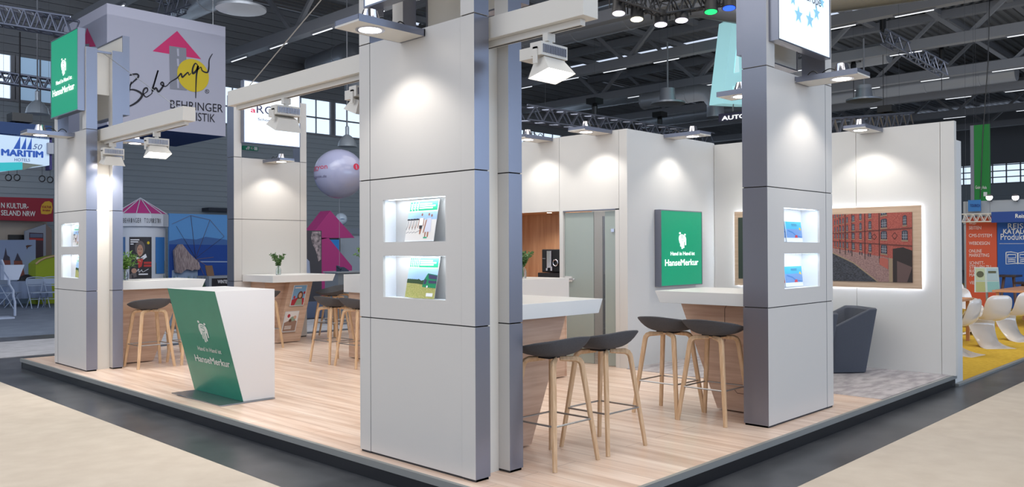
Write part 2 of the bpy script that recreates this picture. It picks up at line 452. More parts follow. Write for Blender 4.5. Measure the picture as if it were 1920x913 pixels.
# hall pendant air diffusers: round hoods
def hood(label, px, py, D, first=[None]):
    c = CAMPOS+ray(px, py)*D
    if first[0] is None:
        t = thing('round_hood', label, 'ceiling hood', c, 0, 'round hoods under the roof')
        MB().lathe([(.25, .5), (.3, .05), (.62, 0), (.62, -.06), (.5, -.08)], c, ductm).build('bell', t, smooth='angle')
        MB().tube([c+Vector((0, 0, .5)), c+Vector((0, 0, 2.2))], .03, trussm).build('hanger', t); hang(t, [c], .012, 11.3)
        first[0] = t; return t
    return dup(first[0], c, 0, label)
hood('round grey hood under the roof left of the white beam', 452, 14, 21)
hood('round pale hood under the roof right of the tall sign pillar', 1620, 186, 30)
hood('round grey hood under the roof right of the glowing floodlight', 1252, 192, 30)

# lattice trusses hung from the roof
def lattice(label, a, b_, w=.3, m=None, nb=12, r=.018, group=None, cables=True):
    m = m or alu
    a, b_ = Vector(a), Vector(b_); d = (b_-a).normalized(); sd = d.cross(Vector((0, 0, 1))).normalized()*w/2; uu = Vector((0, 0, w/2))
    t = thing('lattice_truss', label, 'lattice truss', a, 0, group)
    cs = [sd+uu, -sd+uu, -sd-uu, sd-uu]
    for c in cs: MB().tube([a+c, b_+c], r*1.4, m, 6).build('chord', t)
    br = MB(); L = (b_-a)
    for i in range(nb):
        for q in range(4):
            c0, c1 = cs[q], cs[(q+1) % 4]
            if i % 2: c0, c1 = c1, c0
            br.tube([a+L*(i/nb)+c0, a+L*((i+1)/nb)+c1], r, m, 5)
    br.build('bracing', t)
    if cables: hang(t, [a+L*.1+uu, a+L*.9+uu], .008)
    return t
def hoist(label, px, py, D, cable=None):
    c = CAMPOS+ray(px, py)*D
    t = thing('chain_hoist', label, 'hoist', c, 0, 'hoists under the roof')
    MB().box(c.x-.22, c.x+.22, c.y-.22, c.y+.22, c.z-.1, c.z+.1, black).build('beam_clamp', t)
    MB().lathe([(.02, -.75), (.1, -.6), (.11, -.2), (.05, 0)], c, black, 10).build('motor', t)
    hang(t, [c], .012, 11.3)
    if cable: MB().tube([c, c-Vector((0, 0, cable))], .012, black, 5).build('chain', t)
    return t
ha = CAMPOS+ray(1655, 68)*30; hb = CAMPOS+ray(1772, 133)*30
lattice('aluminium lattice truss hanging free above the back partition', ha, hb, .42, alu, 14, .022)
hoist('black hoist holding the far left end of the hanging lattice truss', 1655, 25, 30.5, 7.5)
hoist('black hoist left of the hanging lattice truss', 1600, 112, 33, 1.6)
hoist('black hoist right of the hanging lattice truss', 1765, 85, 33, 1.8)
hoist('black hoist over the cabin, left of the lettering sign', 1115, 190, 30, 1.4)
hoist('black hoist over the cabin corner', 1237, 215, 34, 1)
hoist('black hoist behind the back partition spotlight', 1663, 205, 26, 1)
lattice('aluminium lattice truss behind the cabin spotlights', CAMPOS+ray(980, 212)*24, CAMPOS+ray(1330, 262)*30, .42, alu, 30, .022)
lattice('aluminium lattice truss just above the back partition edge', CAMPOS+ray(1540, 240)*20, CAMPOS+ray(1700, 226)*24, .4, alu, 20, .02)
lattice('aluminium lattice truss at the upper left, behind the green sign', CAMPOS+ray(-30, 25)*20, CAMPOS+ray(140, 52)*20, .42, alu, 14, .022)
lattice('aluminium lattice truss across the upper windows at the left', CAMPOS+ray(-20, 142)*24, CAMPOS+ray(104, 160)*24, .3, alu, 14, .02)
lattice('aluminium lattice truss above the hanging cube banner', CAMPOS+ray(300, 22)*26, CAMPOS+ray(372, -6)*26, .5, alu, 8, .022)

# aisle carpets
tag(MB().box(-25, 2.9, -22, 14.0, FZ, FZ+.008, beige).build('aisle_carpet'), 'beige aisle carpet in front of the stand on the left', 'carpet')
tag(MB().box(2.9, 60, -22, 2.47, FZ, FZ+.008, beige).build('aisle_carpet'), 'beige aisle carpet on the right past the dark floor strip', 'carpet')
tag(MB().box(-20, 30, 14.05, 16.5, FZ, FZ+.008, greyc).build('aisle_carpet'), 'pale grey carpet strip of the cross aisle behind the stand', 'carpet')
tag(MB().box(-20, 30, 17.4, 29.9, FZ, FZ+.006, farfloor).build('aisle_carpet'), 'blue-grey carpet of the neighbouring stands at the far left', 'carpet')
tag(MB().box(10.70, 40, 2.98, 14, FZ, FZ+.012, yellow).build('yellow_carpet'), 'mustard yellow carpet under the white plastic chairs', 'carpet')
tag(MB().box(10.345, 40, 2.93, 2.98, FZ, FZ+.025, alu_dark).build('carpet_edge_strip'), 'aluminium edge strip along the yellow carpet', 'edge strip')

# ------------------------------------------------------------------ the stand platform
X0, X1, Y0, Y1 = 3.43, 10.33, 2.945, 12.62
pf = thing('exhibition_platform', 'raised stand platform with oak plank floor and black skirting', 'platform', (X0, Y0, FZ))
MB().box(X0+.03, X1, Y0+.03, Y1-.02, -.03, 0, deck_wood).build('plank_floor', pf)
b = MB(); b.box(X0, X0+.03, Y0, Y1, -.042, .003, alu_dark); b.box(X0+.03, X1, Y0, Y0+.03, -.042, .003, alu_dark)
b.build('edge_trim', pf)
b = MB(); b.box(X0+.02, X0+.04, Y0+.02, Y1, FZ, -.042, blackskirt); b.box(X0+.04, X1, Y0+.02, Y0+.04, FZ, -.042, blackskirt)
b.box(X0+.02, X1, Y1-.02, Y1, FZ, -.002, blackskirt)
b.build('skirting', pf)
tag(MB().box(8.15, 10.2, 2.98, 5.98, 0, .006, rug).build('grey_carpet'), 'grey velour carpet of the seating corner beside the right pillar', 'carpet')

# ------------------------------------------------------------------ pillars
NICHE_W = .62
J = [0.012, .968, 1.95, 2.93, 3.925]
G = .004
def niche(parent, org, u, n_, w, h, depth=.13):
    """lit recess: org is the lower left front corner, u to the right, n_ outward"""
    o = Vector(org); u = Vector(u); n_ = Vector(n_); z = Vector((0, 0, 1))
    a, b_, c, d = o, o+u*w, o+u*w+z*h, o+z*h
    A, B, C_, D = (p-n_*depth for p in (a, b_, c, d))
    q = MB()
    for f in ((a, b_, B, A), (b_, c, C_, B), (c, d, D, C_), (d, a, A, D), (A, B, C_, D)): q.poly(f, niche_white)
    r = q.build('display_recess', parent)
    # LED strip along the inside top front edge
    s1 = d+u*.02-n_*.012-z*.003; s2 = c-u*.02-n_*.012-z*.003
    MB().poly([s1, s2, s2-n_*.012, s1-n_*.012], led_em).build('led_strip', r)
    l = bpy.data.lights.new('recess_led', 'AREA'); l.shape = 'RECTANGLE'; l.size = w*.9; l.size_y = .02; l.energy = NICHE_W; l.color = (.86, .93, 1)
    lo = bpy.data.objects.new('recess_led', l); COL.objects.link(lo)
    zz = Vector((0, 0, 1)); back = (zz*.95-n_*-.3).normalized()
    yv = back.cross(u); lo.matrix_world = Matrix((u, yv, back)).transposed().to_4x4(); lo.location = d+u*w/2-n_*.03-z*.012
    return r
def panel_face(mb, axis, c0, c1, a0, a1, z0, z1, m, holes=()):
    """a slab c0..c1 thick (front at c0), spanning a0..a1, with rectangular openings (a0,a1,z0,z1)"""
    zs = sorted(set([z0, z1]+[h[2] for h in holes]+[h[3] for h in holes]))
    as_ = sorted(set([a0, a1]+[h[0] for h in holes]+[h[1] for h in holes]))
    for i in range(len(as_)-1):
        for k in range(len(zs)-1):
            ma, mz_ = (as_[i]+as_[i+1])/2, (zs[k]+zs[k+1])/2
            if any(h[0] < ma < h[1] and h[2] < mz_ < h[3] for h in holes): continue
            if axis == 'X': mb.box(c0, c1, as_[i], as_[i+1], zs[k], zs[k+1], m)
            else: mb.box(as_[i], as_[i+1], c0, c1, zs[k], zs[k+1], m)
def leaf(t, axis, front, thick, a0, a1, sa, sb, holes=(), levels=4, backside=False):
    """one panelled leaf of a pillar: two end profiles with the panels between, module by module"""
    f0, f1 = (front, front+thick) if not backside else (front-thick, front)
    for k in range(levels):
        z0, z1 = J[k]+G, J[k+1]-G
        if k == 3: z1 = J[4]
        for (p0, p1) in ((a0, a0+sa-.0025), (a1-sb+.0025, a1)):
            b = MB()
            if axis == 'X': b.box(f0, f1, p0, p1, z0, z1, white, my=alu)
            else: b.box(p0, p1, f0, f1, z0, z1, white, mx=alu)
            b.build('end_profile', t)
        if k < 3:
            b = MB(); m0, m1 = a0+sa, a1-sb
            hs = holes if k == 1 else ()
            ins = .004
            if not hs:
                panel_face(b, axis, f0+ins/2 if not backside else f0, f1 if not backside else f1-ins/2, m0, m1, z0, z1, white)
            else:
                fr = (f0+ins/2, f0+.02)
                panel_face(b, axis, fr[0], fr[1], m0, m1, z0, z1, white, hs)
                panel_face(b, axis, f1-.012, f1, m0, m1, z0, z1, white)
            b.build('centre_panel', t)
    # dark core visible in the joints
    b = MB(); i = .008
    if axis == 'X': b.box(f0+i, f1-i, a0+i, a0+sa-i, .0, J[4]-.02, seam); b.box(f0+i, f1-i, a1-sb+i, a1-i, .0, J[4]-.02, seam); 
    else: b.box(a0+i, a0+sa-i, f0+i, f1-i, .0, J[4]-.02, seam); b.box(a1-sb+i, a1-i, f0+i, f1-i, .0, J[4]-.02, seam)
    if not holes:
        if axis == 'X': b.box(f0+i+.004, f1-i-.004, a0+i, a1-i, 0, 2.92, seam)
        else: b.box(a0+i, a1-i, f0+i+.004, f1-i-.004, 0, 2.92, seam)
    else:
        for z0, z1 in ((0, .97), (1.95, 2.92)):
            if axis == 'X': b.box(f0+i+.004, f1-i-.004, a0+i, a1-i, z0, z1, seam)
            else: b.box(a0+i, a1-i, f0+i+.004, f1-i-.004, z0, z1, seam)
    b.build('joint_core', t)

def pillar_pair(label, x, y0, y1, group):
    t = thing('display_pillar', label, 'pillar', (x, y0, 0), 0)
    hs = [(y0+.278, y0+.278+.661, 1.505, 1.80), (y0+.278, y0+.278+.661, 1.122, 1.41)]
    if y1-y0 < 1.16: hs = [(y0+.262, y0+.262+.627, 1.51, 1.80), (y0+.262, y0+.262+.627, 1.12, 1.41)]
    leaf(t, 'X', x, .128, y0, y1, .127, .127, hs)
    for h in hs: niche(t, (x+.02, h[1], h[2]), (0, -1, 0), (-1, 0, 0), h[1]-h[0], h[3]-h[2], .1)
    leaf(t, 'X', x+.304, .125, y0, y1, .127, .127)
    b = MB(); b.box(x+.129, x+.303, y0+.10, y0+.112, 0, 2.80, beam_white); b.box(x+.129, x+.303, y1-.112, y1-.10, 0, 2.79, beam_white)
    b.build('core_panel', t)
    b = MB(); b.box(x+.129, x+.303, y0+.1, y0+.112, 3.38, 3.88, beam_white); b.box(x+.129, x+.303, y0+.02, y0+.05, 3.88, 3.905, alu)
    b.box(x+.129, x+.303, y1-.05, y1-.02, 3.88, 3.905, alu)
    b.build('top_panel', t)
    b = MB(); b.box(x+.02, x+.1, y0+.12, y1-.12, 3.86, 3.9, alu); b.box(x+.32, x+.4, y0+.12, y1-.12, 3.86, 3.9, alu)
    b.box(x+.02, x+.1, y0+.12, y1-.12, 2.95, 2.99, alu) if False else None
    b.build('top_rail', t)
    return t
pillar_pair('tall white display pillar nearest the camera, with two lit brochure recesses', 3.545, 3.757, 4.971, 'p')
pillar_pair('white display pillar at the far left under the green sign', 3.60, 10.63, 11.77, 'p')

def pillar_x(label, x0, x1, y, thick, sa, sb, hs):
    t = thing('display_pillar', label, 'pillar', (x0, y, 0), 0)
    leaf(t, 'Y', y, thick, x0, x1, sa, sb, hs)
    for h in hs: niche(t, (h[0], y+.02, h[2]), (1, 0, 0), (0, -1, 0), h[1]-h[0], h[3]-h[2], .15)
    MB().box(x0+sa, x1-sb, y+.05, y+thick-.05, 3.86, 3.9, alu).build('top_rail', t)
    return t
pillar_x('white display pillar at the right with grey side and two lit brochure recesses', 6.234, 7.485, 3.17, .22, .144, .135,
         [(6.53, 7.215, 1.50, 1.79), (6.53, 7.215, 1.11, 1.405)])
pillar_x('white panelled pillar at the rear behind the counter with magazines', 6.32, 7.63, 12.216, .22, .135, .125, [])

# beams with light track
def beam(label, x, y0, y1, z0=2.797, z1=2.935):
    t = thing('white_beam', label, 'beam', (x, y0, z0))
    MB().box(x, x+.135, y0, y1, z0, z1, beam_white).build('beam_body', t, bevel=.002)
    b = MB(); b.box(x+.045, x+.09, y0+.06, y1-.08, z0-.038, z0-.001, beam_white); b.box(x+.06, x+.075, y0+.07, y1-.09, z0-.0395, z0-.037, seam)
    b.build('light_track', t)
beam('long white overhead beam passing through the near pillar', 3.70, 3.006, 7.27)
beam('white overhead beam reaching forward from the left pillar', 3.77, 8.37, 10.745, 2.80, 2.945)

# illuminated signs: shallow boxes, frame and lit face
def lightbox(label, org, u, n_, w, h, depth, facem, prints=None, back=True, cat='illuminated sign'):
    o = Vector(org); u = Vector(u); n_ = Vector(n_); z = Vector((0, 0, 1))
    t = thing('illuminated_sign', label, cat, o)
    e = .012
    b = MB()
    bk = o-n_*depth
    def bx(p, du, dn, dz, m):
        pts = [p, p+u*du, p+u*du+n_*dn, p+n_*dn]; b.hexa(pts, [q+z*dz for q in pts], m)
    bx(bk, e, depth, h, alu); bx(bk+u*(w-e), e, depth, h, alu); bx(bk+u*e, w-2*e, depth, e, alu); bx(bk+u*e+z*(h-e), w-2*e, depth, e, alu)
    b.poly([bk+u*e+z*e+n_*.01, bk+u*(w-e)+z*e+n_*.01, bk+u*(w-e)+z*(h-e)+n_*.01, bk+u*e+z*(h-e)+n_*.01], beam_white)
    b.build('frame', t)
    f = MB(); q = o-n_*.004
    f.poly([q+u*e+z*e, q+u*(w-e)+z*e, q+u*(w-e)+z*(h-e), q+u*e+z*(h-e)], facem)
    if prints: prints(f, o, u, z, n_, w, h)
    f.build('lit_face', t)
    return t
def brand(f, o, u, z, n_, w, h, m=None, bk=None, eh=None, ex=.5, ez=.49, tw=.6):
    m = m or letter_lit; bk = bk or greenface
    emblem(f, o+u*(w*ex)+z*(h*ez), u, z, h*.22, m, bk)
    text(f, 'Hand in Hand ist', o+u*(w*.22)+z*(h*.405), o+u*(w*.80)+z*(h*.405), h*.048, m, .012, nrm=n_)
    text(f, 'HanseMerkur', o+u*(w*.09)+z*(h*.27), o+u*(w*.89)+z*(h*.27), h*.082, m, .012, nrm=n_)
lightbox('green illuminated logo sign at the top of the left pillar', (3.515, 11.64, 3.15), (0, -1, 0), (-1, 0, 0), .98, .995, .085, greenface, brand)
lightbox('green illuminated logo sign on the cabin wall', (8.755, 5.885, .972), (1, 0, 0), (0, -1, 0), .975, .972, .092, greenface, brand)
lightbox('white illuminated sign at the top of the near pillar, cut off by the picture', (3.45, 4.785, 3.147), (0, -1, 0), (-1, 0, 0), 1.0, .99, .09, lightface)
def arosa(f, o, u, z, n_, w, h):
    r_ = mat('sign_red', (200, 40, 80), .5, emit=.4); d_ = mat('sign_navy', (60, 56, 96), .5)
    text(f, 'a', o+u*.12+z*.49, o+u*.20+z*.49, .085, r_, .01, nrm=n_)
    text(f, 'ROS', o+u*.22+z*.49, o+u*.66+z*.49, .13, d_, .0, nrm=n_)
    text(f, 'A', o+u*.68+z*.49, o+u*.82+z*.49, .13, r_, .0, nrm=n_)
    text(f, 'Schöne Zeit', o+u*.24+z*.375, o+u*.70+z*.375, .04, d_, nrm=n_)
lightbox('white illuminated cruise line sign at the top of the rear pillar', (6.43, 12.1, 3.155), (1, 0, 0), (0, -1, 0), 1.01, .99, .1, lightface, arosa)
def europe(f, o, u, z, n_, w, h):
    d_ = mat('sign_grey_text', (70, 76, 96), .5); st = mat('pale_blue_star', (150, 210, 238), .5, emit=.3)
    text(f, 'Travel Europe', o+u*.10+z*.425, o+u*.80+z*.425, .085, d_, .0, nrm=n_)
    for cx, cz, r in ((.26, .38, .06), (.36, .27, .08), (.575, .27, .08), (.71, .355, .07), (.82, .47, .055), (.3, .85, .055), (.5, .9, .06), (.7, .86, .055)):
        pts = []
        for i in range(10):
            a = PI/2+2*PI*i/10; q = r if i % 2 == 0 else r*.42
            pts.append(o+u*(cx+q*math.cos(a))+z*(cz+q*math.sin(a))+n_*.002)
        c = o+u*cx+z*cz+n_*.002
        for i in range(10): f.poly([c, pts[i], pts[(i+1) % 10]], st)
lightbox('white illuminated sign with pale blue stars on the right pillar', (6.275, 3.085, 3.13), (1, 0, 0), (0, -1, 0), .995, .99, .085, lightface, europe)
# the signs on the inner sides of the pillars, seen from behind
lightbox('back of the inward facing sign on the left pillar', (4.13, 10.68, 3.155), (0, 1, 0), (1, 0, 0), .98, .99, .085, lightface)
lightbox('back of the inward facing sign on the near pillar', (4.10, 3.80, 3.10), (0, 1, 0), (1, 0, 0), .98, .99, .085, lightface)
lightbox('back of the inward facing sign on the right pillar', (7.33, 3.50, 3.08), (-1, 0, 0), (0, 1, 0), .98, .99, .085, lightface)

# ------------------------------------------------------------------ lamps
def arm_lamp(label, loc, rz, power=9):
    """tray lamp fixed to a panel; local +x points away from the panel"""
    t = thing('tray_spotlight', label, 'spotlight', loc, rz, 'tray spotlights')
    b = MB(); L = .53; w = .13
    b.box(0, L, -w, w, 0, .012, beam_white); b.box(0, L, -w, -w+.008, .012, .045, alu); b.box(0, L, w-.008, w, .012, .045, alu)
    b.box(L-.008, L, -w, w, .012, .045, alu); b.box(0, .01, -w, w, -.002, .05, alu); b.box(.01, L, -w-.002, -w, -.001, .045, alu); b.box(.01, L, w, w+.002, -.001, .045, alu)
    b.build('tray', t, local=True)
    b = MB(); cx = .35
    b.lathe([(.095, -.003), (.078, -.003), (.072, .006), (.094, .006)], (cx, 0, 0), chrome, 28)
    b.build('lamp_ring', t, smooth='angle', local=True)
    MB().disc((cx, 0, -.0035), .074, (0, 0, -1), lamp_em, 28).build('bulb_face', t, local=True)
    MB().lathe([(.075, .012), (.066, .06), (.045, .125), (.0, .127)], (cx, 0, 0), chrome, 20).build('reflector', t, smooth='angle', local=True)
    cb = MB()
    for s_ in (0, 1):
        pts = [(cx-.05-.14*s_, 0, .08 if not s_ else .05), (cx-.1-.14*s_, .0, .1), (cx-.16-.13*s_, .0, .08), (cx-.2-.1*s_, 0, .03)]
        cb.tube(smooth_path(pts, 5), .005, black, 6)
    cb.build('cable', t, smooth=True, local=True)
    l = bpy.data.lights.new('lamp_beam', 'SPOT'); l.energy = power; l.color = (1, .93, .85); l.spot_size = math.radians(116); l.spot_blend = .5
    l.shadow_soft_size = .05
    lo = bpy.data.objects.new('lamp_beam', l); COL.objects.link(lo); lo.parent = t
    lo.location = (cx, 0, -.02); lo.rotation_euler = (0, math.radians(4), 0)
    return t
LP = 27
A0 = arm_lamp('tray spotlight on the near pillar, the largest one', (3.545, 4.36, 2.868), PI, LP)
dup(A0, (3.60, 11.15, 2.868), PI, 'tray spotlight on the left pillar under the green sign')
dup(A0, (6.872, 3.17, 2.86), -PI/2, 'tray spotlight on the right pillar under the star sign')
dup(A0, (6.95, 12.216, 2.868), -PI/2, 'tray spotlight on the rear pillar under the cruise line sign')
dup(A0, (8.18, 7.30, 2.868), PI, 'tray spotlight over the coffee niche')
dup(A0, (8.18, 6.33, 2.868), PI, 'tray spotlight over the glass door')
dup(A0, (9.10, 5.98, 2.868), -PI/2, 'tray spotlight above the green sign on the cabin wall')
dup(A0, (10.2, 3.83, 2.835), PI, 'tray spotlight above the brick warehouse photograph')
dup(A0, (6.872, 3.39, 2.835), PI/2, 'tray spotlight on the hidden side of the right pillar')
dup(A0, (4.03, 11.15, 2.868), 0, 'tray spotlight on the inner side of the left pillar, beside a floodlight')
dup(A0, (10.2, 5.0, 2.835), PI, 'tray spotlight above the half hidden wooden picture')

def flood(label, x, y, ztrack, rz, tilt, lit=1, power=60):
    t = thing('track_floodlight', label, 'floodlight', (x, y, ztrack), rz, 'floodlights on the tracks')
    b = MB(); b.box(-.035, .035, -.02, .02, -.05, 0, beam_white); b.cyl((0, 0, -.05), (0, 0, -.07), .022, .022, beam_white, 12)
    b.build('track_adapter', t, local=True)
    b = MB(); b.box(-.12, .12, -.045, .045, -.15, -.07, beam_white)
    for k in range(14): b.box(-.105+k*.0155, -.099+k*.0155, -.052, -.044, -.135, -.085, alu)
    b.build('housing', t, local=True)
    MB().box(-.06, .06, .05, .19, -.145, -.075, beam_white).build('driver_box', t, local=True)
    b = MB(); b.box(-.13, -.12, -.015, .015, -.2, -.1, beam_white); b.box(.12, .13, -.015, .015, -.2, -.1, beam_white); b.box(-.13, .13, -.015, .015, -.112, -.1, beam_white); b.build('yoke', t, local=True)
    R = Matrix.Translation((0, 0, -.165)) @ Matrix.Rotation(tilt, 4, 'X')
    def T(p): return R @ Vector(p)
    b = MB(); r0 = [(-.09, -.04, 0), (.09, -.04, 0), (.09, .04, 0), (-.09, .04, 0)]; r1 = [(-.125, -.085, -.1), (.125, -.085, -.1), (.125, .085, -.1), (-.125, .085, -.1)]
    b.loft([[T(p) for p in r0], [T(p) for p in r1]], beam_white, cap=False); b.poly([T(p) for p in r0], beam_white)
    b.build('reflector_hood', t, local=True)
    MB().poly([T((p[0]*.96, p[1]*.96, -.097)) for p in r1], lamp_em if lit else beam_white).build('lamp_face', t, local=True)
    l = bpy.data.lights.new('flood_beam', 'SPOT'); l.energy = power; l.color = (1, .96, .90); l.spot_size = math.radians(125); l.spot_blend = .8; l.shadow_soft_size = .09
    lo = bpy.data.objects.new('flood_beam', l); COL.objects.link(lo); lo.parent = t
    lo.location = T((0, 0, -.115)); lo.rotation_euler = (tilt, 0, 0)
    return t
flood('glowing white track floodlight right of the near pillar', 3.767, 3.33, 2.758, 0, math.radians(-14), 1, 34)
flood('white track floodlight in front of the cruise line sign', 3.767, 6.35, 2.758, 0, math.radians(24), 1, 60)
flood('white track floodlight half hidden by the left edge of the near pillar', 3.767, 5.20, 2.758, 0, math.radians(20), 1, 60)
flood('grey backed floodlight close to the left pillar', 3.837, 10.44, 2.762, 0, math.radians(12), 1, 110)
flood('glowing floodlight near the tip of the left beam', 3.837, 9.17, 2.762, 0, math.radians(-16), 1, 60)
# suspension wires
tag(MB().tube([(3.84, 10.75, 3.9), (3.84, 8.6, 2.945)], .004, steel, 5).build('suspension_wire'), 'thin steel wire holding the left beam', 'wire', None)
tag(MB().tube([(3.765, 4.9, 3.9), (3.765, 7.03, 2.935)], .005, steel, 5).build('suspension_wire'), 'thin steel wire rising from the white beam past the near pillar', 'wire', None)

# ------------------------------------------------------------------ cabin
cb = thing('storage_cabin', 'white storage cabin with wooden niche and glass door', 'cabin', (8.18, 5.98, 0))
T_ = .05
def seg(y0, y1, z0, z1, m=wall_white): return MB().box(8.18, 8.18+T_, y0, y1, z0, z1, m)
NY0, NY1 = 7.06, 8.45
b = MB(); b.box(8.18, 8.23, 5.98, 6.10, 0, 2.91, wall_white); b.build('wall_panel', cb)
b = MB(); b.box(8.18, 8.23, 6.105, 7.06, 1.945, 2.91, wall_white); b.build('wall_panel', cb)
b = MB(); b.box(8.18, 8.23, 7.065, 8.45, 1.945, 2.91, wall_white); b.build('wall_panel', cb)
b = MB(); b.box(8.18, 8.23, 8.455, 9.6, 0, 2.91, wall_white); b.build('wall_panel', cb)
b = MB(); b.box(8.18, 8.23, 7.065, 8.45, 0, 1.02, wall_white); b.build('wall_panel', cb)
b = MB(); b.box(8.23, 10.2, 5.98, 6.03, 0, 2.91, wall_white); b.box(8.18, 10.2, 9.6, 9.65, 0, 2.91, wall_white); b.box(10.2, 10.25, 6.0, 9.65, 0, 2.91, wall_white); b.build('wall_panel', cb)
b = MB(); b.box(8.175, 8.235, 7.0, 7.06, 0, 1.945, wall_white); b.box(8.176, 8.235, 6.10, 6.16, 0, 1.945, wall_white); b.box(8.176, 8.235, 6.1, 7.06, 1.93, 1.945, alu); b.build('door_frame', cb)
q = MB(); x0, x1 = 8.23, 8.85; z0, z1 = 1.02, 1.945
q.box(x1, x1+.02, NY0, NY1, z0, z1, niche_wood); q.box(x0, x1, NY0-.02+.02, NY0+.02, z0, z1, niche_wood); q.box(x0, x1, NY1-.02, NY1, z0, z1, niche_wood)
q.box(x0, x1, NY0, NY1, z0-.02, z0, niche_wood); q.box(x0, x1, NY0, NY1, z1, z1+.02, niche_wood)
nn = q.build('wood_niche', cb)
MB().disc((8.42, 7.45, 1.943), .035, (0, 0, -1), lamp_em, 16).build('downlight', nn)
l = bpy.data.lights.new('niche_downlight', 'SPOT'); l.energy = 14; l.color = (1, .9, .8); l.spot_size = 2.4; l.spot_blend = .8; l.shadow_soft_size = .04
lo = bpy.data.objects.new('niche_downlight', l); COL.objects.link(lo); lo.location = (8.42, 7.6, 1.92)
# glass door
frost = mat('frosted_glass', (164, 176, 172), .25, alpha=.93, coat=.3)
clear = mat('clear_glass_strip', (120, 132, 140), .05, alpha=.22, coat=.6)
dr = MB(); dr.box(8.205, 8.215, 6.165, 6.34, .01, 1.92, frost); dr.box(8.205, 8.215, 6.52, 6.995, .01, 1.92, frost); dr.box(8.205, 8.215, 6.34, 6.52, .01, 1.92, clear)
gd = dr.build('glass_door', cb)
MB().box(8.19, 8.23, 6.19, 6.235, 1.66, 1.70, chrome).build('hinge', gd)
b = MB(); b.box(8.19, 8.206, 6.87, 6.99, 1.03, 1.10, wall_white); b.tube([(8.195, 6.93, 1.065), (8.15, 6.93, 1.065), (8.14, 6.9, 1.065), (8.14, 6.78, 1.063)], .011, chrome, 8)
b.build('door_handle', gd, smooth='angle')
l = bpy.data.lights.new('cabin_fill_light', 'POINT'); l.energy = 25; l.color = (1, .95, .9); l.shadow_soft_size = .1  # unseen point light added so the dark cabin interior shows
lo = bpy.data.objects.new('cabin_fill_light', l); COL.objects.link(lo); lo.location = (8.6, 6.6, 2.6)
# shelf unit with boxes seen through the clear strip
sh = thing('storage_shelf', 'grey storage shelf seen through the clear strip of the glass door', 'shelf', (9.0, 6.3, 0))
grey_s = mat('shelf_grey', (120, 124, 134), .5); red_s = mat('poster_red', (170, 26, 40), .5)
b = MB()
for zz in (.35, .75, 1.1): b.box(9.0, 9.4, 6.1, 6.98, zz, zz+.03, grey_s)
for yy in (6.08, 6.98): b.box(9.0, 9.4, yy, yy+.02, 0, 1.9, grey_s)
b.build('shelf_frame', sh)
MB().box(9.36, 9.38, 6.1, 6.98, 1.36, 1.7, red_s).build('back_board', sh)
bb = tag(MB().box(9.05, 9.3, 6.35, 6.9, .785, 1.03, mat('dark_box', (50, 52, 66), .6)).build('storage_box', bevel=.008), 'dark storage box on the shelf behind the glass door', 'box')

# coffee machine
cm = thing('coffee_machine', 'black coffee machine with chrome dial in the wooden niche', 'coffee machine', (8.5, 7.33, 1.02))
MB().box(8.36, 8.72, 7.16, 7.54, 1.14, 1.45, black).build('body', cm, bevel=.012)
MB().box(8.30, 8.72, 7.14, 7.56, 1.02, 1.135, mat('black_gloss', (30, 30, 34), .2)).build('drip_base', cm, bevel=.006)
b = MB(); b.box(8.335, 8.36, 7.35, 7.43, 1.2, 1.43, chrome); b.box(8.33, 8.36, 7.33, 7.36, 1.16, 1.22, chrome); b.box(8.33, 8.36, 7.41, 7.44, 1.16, 1.2, chrome); b.build('spout', cm, bevel=.004)
b = MB(); b.lathe([(.035, 0), (.045, 0)], (0, 0, 0), chrome, 16)
ring = MB(); ring.tube([(8.345, 7.28+.042*math.cos(a*PI/10), 1.27+.042*math.sin(a*PI/10)) for a in range(21)], .008, chrome, 6); ring.build('dial', cm, smooth='angle')
MB().box(8.352, 8.36, 7.47, 7.52, 1.32, 1.33, steel).build('label_bar', cm)

# back partition with end profile
bp = thing('back_partition', 'tall white partition with the two framed pictures', 'partition wall', (10.2, 2.92, 0))
for (y0, y1) in ((2.92, 3.065), (3.07, 4.02), (4.025, 5.0), (5.005, 5.975)):
    MB().box(10.2, 10.28, y0, y1, 0, 2.885, wall_white, my=beam_white).build('wall_panel', bp)
tag(MB().box(10.345, 10.685, 2.985, 5.9, FZ, 2.70, wall_white).build('partition_wall'), 'lower white partition edge just behind the tall one', 'partition wall')

